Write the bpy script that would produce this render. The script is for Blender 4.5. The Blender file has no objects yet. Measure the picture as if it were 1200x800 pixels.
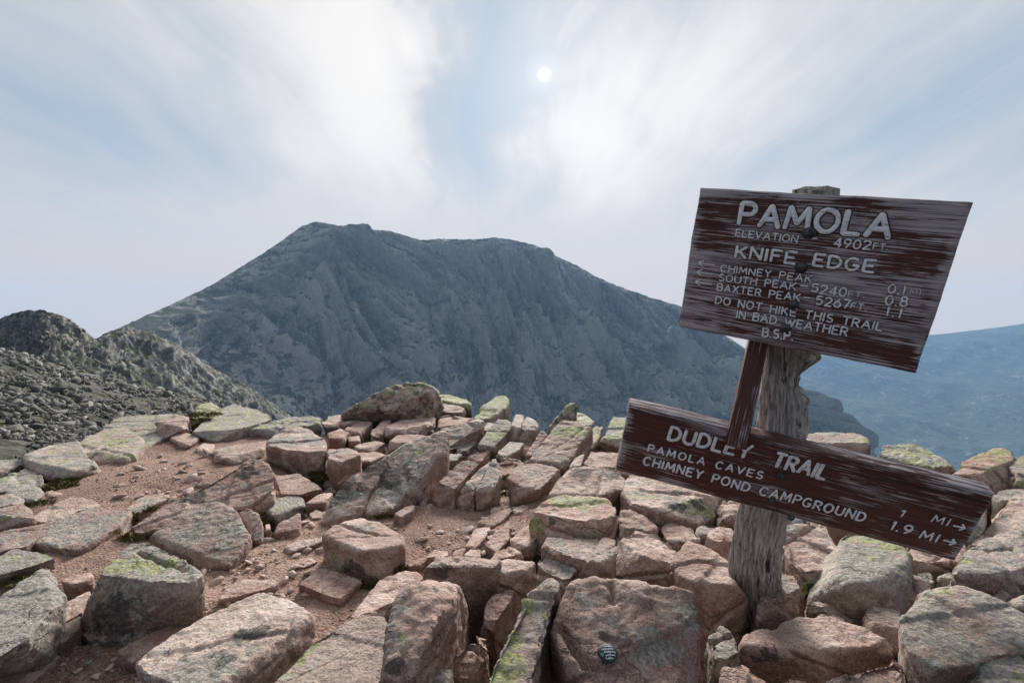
import bpy, bmesh, math, random
import numpy as np
from mathutils import Vector, Matrix
rnd = random.Random(7)
SC = bpy.context.scene
COL = SC.collection
R = math.radians

# ------------------------------------------------------------------ camera
H = 1.25                      # eye height above the dirt of the summit
PITCH = R(2.0)                # looking slightly down
cam_d = bpy.data.cameras.new('camera'); cam = bpy.data.objects.new('camera', cam_d); COL.objects.link(cam)
cam_d.lens = 18; cam_d.sensor_width = 36; cam_d.clip_start = 0.05; cam_d.clip_end = 60000
cam.location = (0, 0, H); cam.rotation_euler = (R(90) - PITCH, 0, 0)
SC.camera = cam
FW = Vector((0, math.cos(PITCH), -math.sin(PITCH))); UP = Vector((0, math.sin(PITCH), math.cos(PITCH)))
def ray(px, py): return Vector(((px-600)/600, 0, 0)) + FW + UP*((400-py)/600)
def at_depth(px, py, d): return Vector((0, 0, H)) + ray(px, py)*d
def at_z(px, py, z):
    r = ray(px, py); return Vector((0, 0, H)) + r*((z-H)/r.z)

# ------------------------------------------------------------------ render, view
SC.view_settings.view_transform = 'Standard'; SC.view_settings.look = 'None'
SC.view_settings.exposure = 0.8; SC.view_settings.gamma = 1
SC.render.engine = 'CYCLES'
cy = SC.cycles
cy.max_bounces = 5; cy.diffuse_bounces = 3; cy.glossy_bounces = 2; cy.volume_bounces = 1; cy.transparent_max_bounces = 6
cy.use_denoising = True
try: cy.denoiser = 'OPENIMAGEDENOISE'; cy.denoising_input_passes = 'RGB_ALBEDO_NORMAL'
except Exception: pass
cy.use_adaptive_sampling = True; cy.adaptive_threshold = 0.015

# ------------------------------------------------------------------ sun and sky
sdir = ray(638, 88).normalized()
sun_el = math.asin(sdir.z); sun_az = math.atan2(sdir.x, sdir.y)
sd = bpy.data.lights.new('sun', 'SUN'); so = bpy.data.objects.new('sun', sd); COL.objects.link(so)
sd.energy = 4.8; sd.angle = R(24); sd.color = (1.0, .95, .88)
so.rotation_euler = sdir.to_track_quat('Z', 'Y').to_euler(); so.location = (0, 0, 30)

W = bpy.data.worlds.new('World'); SC.world = W; W.use_nodes = True
class NT:
    """small helper to write node trees"""
    def __init__(s, tree): s.t = tree; s.n = tree.nodes; s.l = tree.links; s.n.clear()
    def put(s, sock, v):
        if v is None: return
        if isinstance(v, bpy.types.NodeSocket): s.l.new(v, sock)
        elif isinstance(v, (tuple, list)) and sock.type == 'RGBA' and len(v) == 3: sock.default_value = (*v, 1)
        else: sock.default_value = v
    def math(s, op, a, b=None, c=None, clamp=False):
        n = s.n.new('ShaderNodeMath'); n.operation = op; n.use_clamp = clamp
        for i, v in enumerate((a, b, c)): s.put(n.inputs[i], v)
        return n.outputs[0]
    def vmath(s, op, a, b=None):
        n = s.n.new('ShaderNodeVectorMath'); n.operation = op; s.put(n.inputs[0], a); s.put(n.inputs[1], b)
        return n.outputs['Value'] if op in ('DOT_PRODUCT', 'LENGTH', 'DISTANCE') else n.outputs[0]
    def mix(s, f, a, b, mode='MIX'):
        n = s.n.new('ShaderNodeMix'); n.data_type = 'RGBA'; n.blend_type = mode
        s.put(n.inputs[0], f); s.put(n.inputs[6], a); s.put(n.inputs[7], b); return n.outputs[2]
    def ramp(s, v, a, b, c=0.0, d=1.0, smooth=True):
        n = s.n.new('ShaderNodeMapRange'); n.interpolation_type = 'SMOOTHSTEP' if smooth else 'LINEAR'
        for i, x in enumerate((v, a, b, c, d)): s.put(n.inputs[i], x)
        return n.outputs[0]
    def noise(s, vec, scale=1., detail=4., rough=.55, dist=0., col=False, kind=None):
        n = s.n.new('ShaderNodeTexNoise'); s.put(n.inputs['Vector'], vec); s.put(n.inputs['Scale'], scale)
        if kind: n.noise_type = kind
        s.put(n.inputs['Detail'], detail); s.put(n.inputs['Roughness'], rough); s.put(n.inputs['Distortion'], dist)
        return n.outputs[1 if col else 0]
    def voro(s, vec, scale=1., feat='F1', out=0, rnd_=1.):
        n = s.n.new('ShaderNodeTexVoronoi'); n.feature = feat; s.put(n.inputs['Vector'], vec); s.put(n.inputs['Scale'], scale)
        s.put(n.inputs['Randomness'], rnd_); return n.outputs[out]
    def mapping(s, vec, loc=(0, 0, 0), rot=(0, 0, 0), sc=(1, 1, 1)):
        n = s.n.new('ShaderNodeMapping'); s.put(n.inputs[0], vec)
        for i, v in ((1, loc), (2, rot), (3, sc)): s.put(n.inputs[i], v)
        return n.outputs[0]
    def bump(s, h, strength=.5, dist=.01, nrm=None):
        n = s.n.new('ShaderNodeBump'); s.put(n.inputs['Strength'], strength); s.put(n.inputs['Distance'], dist)
        s.put(n.inputs['Height'], h); s.put(n.inputs['Normal'], nrm); return n.outputs[0]
    def sep(s, v):
        n = s.n.new('ShaderNodeSeparateXYZ'); s.put(n.inputs[0], v); return n.outputs
    def comb(s, x, y, z):
        n = s.n.new('ShaderNodeCombineXYZ')
        for i, v in enumerate((x, y, z)): s.put(n.inputs[i], v)
        return n.outputs[0]

HAZE = 0.00015
SKY_STRENGTH = 0.07
w = NT(W.node_tree)
tc = w.n.new('ShaderNodeTexCoord'); dirn = w.vmath('NORMALIZE', tc.outputs['Generated'])
skyt = w.n.new('ShaderNodeTexSky'); skyt.sky_type = 'NISHITA'; skyt.sun_disc = False
skyt.sun_elevation = sun_el; skyt.sun_rotation = sun_az; skyt.altitude = 1400; skyt.air_density = 1.0; skyt.dust_density = 1.5
X, Y, Z = w.sep(dirn)
zc = w.math('ADD', w.math('MAXIMUM', Z, 0.0), 0.22)
pl = w.comb(w.math('DIVIDE', X, zc), w.math('DIVIDE', Y, zc), 0)     # the cloud sheet, seen in perspective
warp = w.noise(pl, .55, 3, .5, col=True)
plw = w.vmath('ADD', pl, w.vmath('MULTIPLY', w.vmath('SUBTRACT', warp, (.5, .5, .5)), (1.1, 1.1, 1.1)))
veil = w.noise(w.mapping(plw, rot=(0, 0, R(7)), sc=(1.5, .38, 1)), 1.1, 9, .58, .2)
wisp = w.noise(w.mapping(plw, rot=(0, 0, R(-9)), sc=(4.0, .55, 1)), 1.5, 8, .60, .2)
cover = w.math('ADD', w.math('MULTIPLY', veil, .55), w.math('MULTIPLY', wisp, .48))
def patch(px, py, rad, amt):
    """one real patch of thicker (amt > 0) or thinner cloud in a direction of the sky"""
    d = ray(px, py).normalized()
    wd = w.noise(dirn, 4.0, 4, .6, col=True)
    q = w.vmath('ADD', dirn, w.vmath('MULTIPLY', w.vmath('SUBTRACT', wd, (.5, .5, .5)), (.35, .35, .35)))
    dist = w.vmath('DISTANCE', q, tuple(d))
    return w.math('MULTIPLY', w.ramp(dist, rad*1.6, rad*.0), amt)
for a in ((560, 105, .15, -.23), (600, 60, .12, -.16), (560, 175, .10, -.15), (640, 40, .07, .08),
          (445, 20, .24, .26), (470, 120, .15, .16), (520, 215, .14, .05), (330, 60, .2, .04), (95, 165, .2, -.14), (200, 175, .12, -.06),
          (740, 110, .18, .20), (680, 170, .11, .2), (890, 80, .14, .02), (860, 40, .16, .06), (880, 170, .09, -.05), (1120, 150, .18, -.15), (1020, 60, .2, .06), (20, 30, .1, .05)):
    cover = w.math('ADD', cover, patch(*a))
low = w.ramp(Z, .32, .02)                                            # the veil thickens to a haze bank low down
cmask = w.math('ADD', w.ramp(cover, .12, .74), w.math('MULTIPLY', low, .95), clamp=True)
glow = w.math('POWER', w.math('MAXIMUM', w.vmath('DOT_PRODUCT', dirn, tuple(sdir)), 0), 5)
glow2 = w.math('POWER', w.math('MAXIMUM', w.vmath('DOT_PRODUCT', dirn, tuple(sdir)), 0), 60)
grey = (5.8, 5.7, 5.85); white = (8.2, 7.95, 7.65); lowc = (6.6, 6.1, 5.8)
thick = w.ramp(cover, .40, .95)
ccol = w.mix(w.math('MULTIPLY', thick, w.math('MULTIPLY', w.math('ADD', w.math('MULTIPLY', glow, .95), .18), w.math('SUBTRACT', 1, w.math('MULTIPLY', low, .9))), clamp=True), grey, white)
ccol = w.mix(w.math('MULTIPLY', low, .9), ccol, lowc)
ccol = w.mix(w.ramp(Z, .16, .0), ccol, (8.2, 6.0, 4.2))
ccol = w.mix(w.math('MULTIPLY', glow2, w.math('MULTIPLY', thick, .5)), ccol, (8.2, 8.05, 7.9))
blue = w.mix(.85, skyt.outputs[0], (3.0, 4.15, 5.2))                  # hazy blue between the clouds
skyc = w.mix(cmask, blue, ccol)
disc = w.vmath('DISTANCE', dirn, tuple(sdir))
skyc = w.mix(1., skyc, w.comb(*[w.math('ADD', w.math('MULTIPLY', w.math('POWER', w.math('MULTIPLY', w.math('ADD', w.vmath('DOT_PRODUCT', dirn, tuple(sdir)), 1.001), .5), 1.6), .62), .44)]*3), 'MULTIPLY')   # thin cloud scatters forward: the sky dims away from the sun
halo = w.math('ADD', w.math('MULTIPLY', w.ramp(disc, .045, .0), .38), w.math('MULTIPLY', w.math('POWER', w.ramp(disc, .22, .0), 2), .26))
skyc = w.mix(halo, skyc, (9.0, 9.0, 9.2))
skyc = w.mix(w.ramp(disc, .0150, .000), skyc, (12, 12, 12))          # the sun's disc behind thin cloud
bg = w.n.new('ShaderNodeBackground'); w.put(bg.inputs[0], skyc); bg.inputs[1].default_value = SKY_STRENGTH
wo = w.n.new('ShaderNodeOutputWorld'); w.l.new(bg.outputs[0], wo.inputs[0])

# ------------------------------------------------------------------ numpy noise
_rs = np.random.RandomState(3)
_perm = np.concatenate([_rs.permutation(256)]*3).astype(np.int32)
_g = _rs.normal(size=(256, 3)).astype(np.float32); _g /= np.linalg.norm(_g, axis=1)[:, None]
def gn(p):
    p = np.asarray(p, np.float32); i = np.floor(p).astype(np.int32); f = p - i; i &= 255
    u = f*f*f*(f*(f*6-15)+10); out = 0
    for dx in (0, 1):
        wx = u[:, 0] if dx else 1-u[:, 0]; a = _perm[i[:, 0]+dx]
        for dy in (0, 1):
            wy = u[:, 1] if dy else 1-u[:, 1]; b = _perm[a+i[:, 1]+dy]
            for dz in (0, 1):
                wz = u[:, 2] if dz else 1-u[:, 2]; g = _g[_perm[b+i[:, 2]+dz] & 255]
                out = out + wx*wy*wz*(g[:, 0]*(f[:, 0]-dx)+g[:, 1]*(f[:, 1]-dy)+g[:, 2]*(f[:, 2]-dz))
    return out*1.5
def fbm(p, octv=4, gain=.5, lac=2.03, ridged=False):
    s = 0; a = 1.; t = 0; p = np.asarray(p, np.float32)
    for k in range(octv):
        n = gn(p + 17.3*k); n = (1-2*np.abs(n)) if ridged else n
        s = s + a*n; t += a; a *= gain; p = p*lac
    return s/t
def sstep(x, a, b):
    t = np.clip((x-a)/(b-a), 0, 1); return t*t*(3-2*t)

# ------------------------------------------------------------------ object helpers
def link(name, mesh, mat=None, parent=None, smooth=True):
    o = bpy.data.objects.new(name, mesh); COL.objects.link(o)
    if mat is not None and not len(mesh.materials): mesh.materials.append(mat)
    if parent is not None: o.parent = parent
    if smooth and len(mesh.polygons): mesh.polygons.foreach_set('use_smooth', np.ones(len(mesh.polygons), bool))
    return o
def np_mesh(name, V, F):
    """V (n,3) F (m,k) with one k"""
    F = np.asarray(F, np.int32); m = bpy.data.meshes.new(name); k = F.shape[1]
    m.vertices.add(len(V)); m.vertices.foreach_set('co', np.asarray(V, np.float32).ravel())
    m.loops.add(F.size); m.loops.foreach_set('vertex_index', F.ravel())
    m.polygons.add(len(F)); m.polygons.foreach_set('loop_start', np.arange(0, F.size, k, dtype=np.int32))
    m.update(calc_edges=True); m.validate(); return m
def grid_faces(nu, nv, wrap=False):
    a = np.arange(nu*nv).reshape(nu, nv)
    if wrap: a = np.vstack([a, a[:1]])
    return np.stack([a[:-1, :-1], a[1:, :-1], a[1:, 1:], a[:-1, 1:]], -1).reshape(-1, 4)
def tag(o, label=None, cat=None, group=None, kind=None):
    if label: o['label'] = label
    if cat: o['category'] = cat
    if group: o['group'] = group
    if kind: o['kind'] = kind
    return o

# ------------------------------------------------------------------ materials
def new_mat(name):
    m = bpy.data.materials.new(name); m.use_nodes = True; return m, NT(m.node_tree)
def finish(t, color, rough=.9, normal=None, spec=.25, metal=0.):
    b = t.n.new('ShaderNodeBsdfPrincipled'); t.put(b.inputs['Base Color'], color); t.put(b.inputs['Roughness'], rough)
    t.put(b.inputs['Normal'], normal); t.put(b.inputs['Specular IOR Level'], spec); t.put(b.inputs['Metallic'], metal)
    o = t.n.new('ShaderNodeOutputMaterial'); t.l.new(b.outputs[0], o.inputs[0])

def mat_rock():
    m, t = new_mat('granite')
    tc = t.n.new('ShaderNodeTexCoord'); oi = t.n.new('ShaderNodeObjectInfo'); geo = t.n.new('ShaderNodeNewGeometry')
    p = t.vmath('ADD', tc.outputs['Object'], t.vmath('MULTIPLY', t.comb(oi.outputs['Random'], oi.outputs['Random'], oi.outputs['Random']), (37., 91., 53.)))
    gr, yl, dk = t.sep(oi.outputs['Color']); pk = oi.outputs['Alpha']
    at = t.n.new('ShaderNodeAttribute'); at.attribute_name = 'growth'; sy, sk, sg = t.sep(at.outputs['Color'])
    up = t.sep(geo.outputs['Normal'])[2]
    n1 = t.noise(p, 3.5, 6, .6, .3); n2 = t.noise(p, 14, 6, .62); n3 = t.noise(p, 70, 4, .65)
    pink = t.mix(t.ramp(n1, .42, .58), (.42, .25, .20), (.63, .46, .395))
    pink = t.mix(t.ramp(n2, .5, .7), pink, (.33, .18, .145))
    tan = t.mix(t.ramp(n1, .35, .65), (.36, .325, .29), (.52, .465, .41))
    c = t.mix(pk, tan, pink)
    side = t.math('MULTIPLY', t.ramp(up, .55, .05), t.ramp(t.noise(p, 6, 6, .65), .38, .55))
    c = t.mix(t.math('MULTIPLY', side, .68), c, t.mix(pk, (.17, .15, .13), (.235, .115, .088)))       # iron staining on the broken sides, with their shade put into the colour
    tone = t.ramp(oi.outputs['Random'], 0, 1, .74, 1.14, smooth=False)
    c = t.mix(1., c, t.comb(tone, t.math('POWER', tone, 1.15), t.math('POWER', tone, 1.2)), 'MULTIPLY')
    # crystals: dark mica and pale feldspar
    v = t.voro(p, 210, out=1); vs = t.sep(v)[0]
    c = t.mix(t.math('MULTIPLY', t.ramp(vs, .80, .90), .5), c, (.07, .055, .05))
    c = t.mix(t.math('MULTIPLY', t.ramp(vs, .22, .12), .35), c, (.55, .46, .40))
    # grey crust lichen, mostly on upward faces
    gn_ = t.math('ADD', t.noise(p, 5.0, 9, .68, .35), t.math('ADD', t.math('MULTIPLY', t.math('SUBTRACT', up, .55), .13), t.math('MULTIPLY', sg, .3)))
    thr = t.math('SUBTRACT', .75, t.math('MULTIPLY', gr, .33))
    gmask = t.ramp(t.math('SUBTRACT', gn_, thr), -.022, .022)
    gcol = t.mix(t.ramp(n3, .4, .62), (.17, .165, .15), (.41, .395, .355))
    gcol = t.mix(t.ramp(n2, .55, .7), gcol, (.36, .365, .29))
    c = t.mix(t.math('MULTIPLY', gmask, .82), c, gcol)
    # yellow-green map lichen
    yn = t.math('ADD', t.noise(p, 7.5, 9, .7, .4), t.math('ADD', t.math('MULTIPLY', t.math('SUBTRACT', up, .5), .06), t.math('MULTIPLY', sy, .30)))
    ymask = t.ramp(t.math('SUBTRACT', yn, t.math('SUBTRACT', .80, t.math('MULTIPLY', yl, .36))), -.015, .025)
    ycol = t.mix(t.ramp(n3, .42, .6), (.17, .19, .07), (.42, .45, .18))
    ycol = t.mix(t.ramp(t.noise(p, 22, 3), .48, .62), ycol, (.33, .35, .25))
    c = t.mix(t.math('MULTIPLY', ymask, .8), c, ycol)
    # black lichen and damp stains
    dn = t.math('ADD', t.noise(p, 10, 10, .74, .5), t.math('MULTIPLY', sk, .235))
    dmask = t.ramp(t.math('SUBTRACT', dn, t.math('SUBTRACT', .76, t.math('MULTIPLY', dk, .34))), -.012, .035)
    dcol = t.mix(t.ramp(n3, .45, .65), (.028, .030, .028), (.10, .105, .10))
    c = t.mix(t.math('MULTIPLY', dmask, .75), c, dcol)
    fl = t.ramp(t.noise(p, 42, 9, .78, .6), .545, .63); fa = t.ramp(t.noise(p, 4.2, 5, .6), .42, .66, .08, .65)
    c = t.mix(t.math('MULTIPLY', fl, fa), c, (.085, .08, .075))
    c = t.mix(t.math('MULTIPLY', t.ramp(t.noise(p, 33, 8, .75, .3), .58, .66), .35), c, (.60, .55, .49))
    # pale bruises where boots and stones scrape
    br = t.ramp(t.noise(p, 26, 8, .75, .8), .70, .76)
    c = t.mix(t.math('MULTIPLY', br, .4), c, (.50, .46, .42))
    h = t.math('ADD', t.math('MULTIPLY', t.noise(p, 26, 10, .72), 1.0), t.math('MULTIPLY', t.voro(p, 60), .25))
    h = t.math('ADD', h, t.math('MULTIPLY', t.noise(p, 160, 3, .6), .35))
    crack = t.voro(t.vmath('ADD', t.mapping(p, rot=(.3, .5, .8), sc=(1, 1, 2.6)), t.vmath('MULTIPLY', t.noise(p, 6, 4, col=True), (.35, .35, .35))), 1.5, 'DISTANCE_TO_EDGE')
    cm = t.math('MAXIMUM', t.ramp(crack, .0, .010), t.ramp(t.noise(p, 3.1, 3), .52, .46))
    h2 = t.math('ADD', h, t.math('MULTIPLY', cm, .5))
    c = t.mix(t.math('MULTIPLY', t.math('SUBTRACT', 1, cm), .30), c, (.06, .045, .04))
    finish(t, c, t.ramp(n2, .3, .7, .78, .95), t.bump(h2, .95, .020), .22)
    return m

def mat_ground():
    m, t = new_mat('dirt')
    tc = t.n.new('ShaderNodeTexCoord'); p = tc.outputs['Object']
    n1 = t.noise(p, 1.1, 6, .6); n2 = t.noise(p, 9, 8, .68); n3 = t.noise(p, 60, 6, .7)
    c = t.mix(t.ramp(n1, .35, .65), (.235, .142, .108), (.40, .265, .21))
    c = t.mix(t.ramp(n2, .50, .74), c, (.15, .088, .066))
    vs = t.sep(t.voro(p, 130, out=1))[0]
    c = t.mix(t.math('MULTIPLY', t.ramp(vs, .80, .9), .55), c, (.50, .38, .33))
    c = t.mix(t.math('MULTIPLY', t.ramp(vs, .15, .08), .5), c, (.05, .035, .03))
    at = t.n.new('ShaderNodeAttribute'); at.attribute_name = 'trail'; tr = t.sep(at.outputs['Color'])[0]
    tr = t.ramp(t.math('ADD', tr, t.math('MULTIPLY', t.math('SUBTRACT', n2, .5), .9)), .30, .62)      # trodden dirt against dark humus, with crevice shade put into its colour
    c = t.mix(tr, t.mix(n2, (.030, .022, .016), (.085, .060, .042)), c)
    moss = t.ramp(t.noise(p, 2.3, 8, .7, .4), .585, .65)
    c = t.mix(t.math('MULTIPLY', moss, t.math('SUBTRACT', .9, t.math('MULTIPLY', tr, .75))), c, t.mix(n3, (.035, .04, .012), (.10, .095, .03)))
    h = t.math('ADD', t.math('MULTIPLY', n2, 1.2), t.math('ADD', t.math('MULTIPLY', t.voro(p, 75), -.5), t.math('MULTIPLY', n3, .6)))
    finish(t, c, .95, t.bump(h, .9, .022), .15)
    return m

def mat_far(name, ca, cb, veg, scree, s=1., vegamt=.5, bump=4., pinkish=0.3):
    """rock faces of a mountain; s is the size of a feature in metres"""
    m, t = new_mat(name)
    tc = t.n.new('ShaderNodeTexCoord'); p = tc.outputs['Object']; geo = t.n.new('ShaderNodeNewGeometry')
    up = t.sep(geo.outputs['Normal'])[2]
    q = t.mapping(p, sc=(1/s, 1/s, 1/s))
    st = t.mapping(p, rot=(0, R(18), 0), sc=(1/s*1.6, 1/s*.8, 1/s*.45))
    n1 = t.noise(q, .9, 8, .62, .4); n2 = t.noise(st, 3.0, 9, .68, .5); n3 = t.noise(q, 11, 7, .75)
    c = t.mix(t.ramp(n2, .40, .60), ca, cb)
    c = t.mix(t.math('MULTIPLY', t.ramp(n3, .52, .60), .7), c, scree)
    c = t.mix(t.math('MULTIPLY', t.ramp(t.noise(q, 4.5, 8, .7, .8), .50, .40), .6), c, tuple(x*.45 for x in ca))
    c = t.mix(t.math('MULTIPLY', t.ramp(n3, .44, .36), .7), c, tuple(x*.35 for x in ca))
    ln = t.noise(t.mapping(p, rot=(0, R(14), 0), sc=(1/s*3.0, 1/s*.5, 1/s*.42)), 1.6, 8, .62, .7)
    c = t.mix(t.ramp(t.math('ABSOLUTE', t.math('SUBTRACT', ln, .5)), .022, .004, 0, .6), c, tuple(x*.35 for x in ca))   # cracks running down the face
    c = t.mix(t.math('MULTIPLY', t.ramp(t.noise(q, 1.7, 6, .6), .55, .68), pinkish), c, (.20, .14, .13))
    chute = t.ramp(t.noise(t.mapping(p, rot=(0, R(22), 0), sc=(1/s*3.2, 1/s*.3, 1/s*.28)), 1.3, 7, .6, .6), .60, .68)
    c = t.mix(t.math('MULTIPLY', chute, .75), c, scree)
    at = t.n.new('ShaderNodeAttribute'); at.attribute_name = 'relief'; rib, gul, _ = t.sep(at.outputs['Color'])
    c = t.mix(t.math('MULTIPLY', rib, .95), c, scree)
    c = t.mix(t.math('MULTIPLY', gul, .9), c, tuple(x*.42 for x in ca))  # ribs lightened and gullies darkened, shading the relief by colour
    vm = t.math('ADD', t.noise(q, 2.2, 9, .72, .6), t.math('MULTIPLY', t.math('SUBTRACT', up, .62), .28))
    vm = t.ramp(vm, .62-.16*vegamt, .67-.16*vegamt)
    c = t.mix(t.math('MULTIPLY', vm, .85), c, t.mix(n3, veg, tuple(x*1.7 for x in veg)))
    h = t.math('ADD', t.math('MULTIPLY', n2, 1.), t.math('MULTIPLY', n3, .8))
    h = t.math('ADD', h, t.math('MULTIPLY', t.voro(st, 7), .5))
    finish(t, c, .95, t.bump(h, 1., bump), .1)
    return m

def mat_board():
    m, t = new_mat('weathered_painted_wood')
    tc = t.n.new('ShaderNodeTexCoord'); oi = t.n.new('ShaderNodeObjectInfo')
    p = t.vmath('ADD', tc.outputs['Object'], t.vmath('MULTIPLY', t.comb(oi.outputs['Random'], oi.outputs['Random'], 0), (9., 5., 0.)))
    gr = t.sep(oi.outputs['Color'])[0]
    g = t.mapping(p, sc=(2.4, 20, 20)); g2 = t.mapping(p, sc=(3.2, 150, 60))
    n1 = t.noise(g, 1.6, 8, .62, .35); n2 = t.noise(g2, 1.5, 6, .65, .2); n3 = t.noise(t.mapping(p, sc=(3.2, 7, 5)), 1.5, 5, .6)
    wood = t.mix(t.ramp(n2, .35, .65), (.25, .215, .225), (.52, .475, .50))
    wood = t.mix(t.ramp(n1, .5, .72), wood, (.10, .085, .08))
    paint = t.mix(t.ramp(n2, .4, .65), (.062, .024, .020), (.125, .046, .037))
    at = t.n.new('ShaderNodeAttribute'); at.attribute_name = 'growth'; ed = t.sep(at.outputs['Color'])[0]
    k = t.math('ADD', t.math('MULTIPLY', ed, .12), t.math('MULTIPLY', n1, .38))
    k = t.math('ADD', k, t.math('ADD', t.math('MULTIPLY', n3, .66), t.math('MULTIPLY', t.math('SUBTRACT', n2, .5), .85)))
    mask = t.ramp(t.math('SUBTRACT', k, t.math('SUBTRACT', .79, t.math('MULTIPLY', gr, .3))), -.026, .026)
    c = t.mix(t.math('MULTIPLY', mask, .9), paint, wood)
    spl = t.ramp(t.noise(t.mapping(p, sc=(1.1, 55, 20)), 1.4, 4, .5, .3), .34, .27)
    c = t.mix(t.math('MULTIPLY', spl, .8), c, (.018, .012, .011))
    scr = t.ramp(t.noise(t.mapping(p, rot=(0, 0, 1.1), sc=(6, 90, 10)), 1.2, 3, .5), .71, .75)
    c = t.mix(t.math('MULTIPLY', scr, .35), c, (.33, .28, .27))
    h = t.math('ADD', t.math('MULTIPLY', n2, .8), t.math('ADD', n1, t.math('MULTIPLY', spl, -.7)))
    finish(t, c, t.ramp(mask, 0, 1, .55, .9), t.bump(h, .9, .0035), .3)
    return m

def mat_letter():
    m, t = new_mat('worn_white_paint')
    tc = t.n.new('ShaderNodeTexCoord'); p = tc.outputs['Object']
    n = t.noise(t.mapping(p, sc=(9, 60, 20)), 2.2, 8, .7, .4); n2 = t.noise(p, 60, 5, .6)
    c = t.mix(t.ramp(n2, .35, .6), (.66, .66, .70), (.82, .82, .86))
    c = t.mix(t.math('MULTIPLY', t.ramp(n, .56, .64), .85), c, (.15, .115, .11))
    finish(t, c, .8, t.bump(n2, .5, .002), .3)
    return m

def mat_post():
    m, t = new_mat('bare_weathered_log')
    tc = t.n.new('ShaderNodeTexCoord'); p = tc.outputs['Object']
    g = t.mapping(p, sc=(26, 26, 1.7)); n1 = t.noise(g, 1.4, 9, .66, .6); n2 = t.noise(t.mapping(p, sc=(80, 80, 6)), 1.4, 6, .65); n3 = t.noise(p, 7, 6, .62)
    c = t.mix(t.ramp(n2, .35, .65), (.25, .23, .21), (.56, .53, .49))
    c = t.mix(t.ramp(n1, .45, .36), c, (.045, .032, .024))
    c = t.mix(t.math('MULTIPLY', t.ramp(n3, .56, .68), .4), c, (.20, .14, .10))
    at = t.n.new('ShaderNodeAttribute'); at.attribute_name = 'growth'; sy, sk, sg = t.sep(at.outputs['Color'])
    lm = t.math('MULTIPLY', sy, t.ramp(t.noise(p, 30, 6, .7), .42, .55))
    c = t.mix(lm, c, (.13, .14, .035))
    c = t.mix(t.math('MULTIPLY', sk, .8), c, (.05, .035, .027))
    h = t.math('ADD', t.math('MULTIPLY', n1, 1.6), t.math('MULTIPLY', n2, .7))
    finish(t, c, .9, t.bump(h, 1., .008), .2)
    return m

def mat_plain(name, ca, cb, scale=30, rough=.8, metal=0., bump=.003):
    m, t = new_mat(name); tc = t.n.new('ShaderNodeTexCoord'); p = tc.outputs['Object']
    n = t.noise(p, scale, 6, .65); finish(t, t.mix(t.ramp(n, .35, .65), ca, cb), rough, t.bump(n, .6, bump), .4, metal)
    return m

M_ROCK = mat_rock(); M_DIRT = mat_ground()
M_BOARD = mat_board(); M_LET = mat_letter(); M_POST = mat_post()
M_STONE = mat_plain('loose_pink_stone', (.33, .23, .19), (.58, .45, .39), 40, .9, 0, .003)
M_RIM_SHADE = mat_plain('letter_rim_shade', (.03, .018, .015), (.06, .04, .035), 60, .9)
M_BOLT = mat_plain('dull_bolt_metal', (.035, .035, .04), (.11, .11, .125), 90, .55, .6, .001)
M_MASSIF = mat_far('massif_rock', (.09, .095, .09), (.44, .43, .395), (.04, .06, .027), (.72, .70, .64), 60, .6, 22., .3)
M_NEAR = mat_far('ridge_rock', (.095, .09, .08), (.23, .215, .20), (.05, .06, .022), (.42, .40, .36), 12, .55, 1.4, .2)
M_FAR = mat_far('far_mountain_ground', (.075, .095, .07), (.13, .15, .115), (.03, .05, .03), (.36, .34, .32), 160, .8, 12., .1)
M_TALUS = mat_far('talus_ground', (.06, .058, .05), (.13, .125, .11), (.035, .038, .014), (.25, .235, .21), 5, .15, .25, .2)
M_VALLEY = mat_far('valley_forest', (.03, .045, .03), (.05, .065, .045), (.025, .04, .025), (.10, .11, .09), 500, .8, 10., .0)
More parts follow.
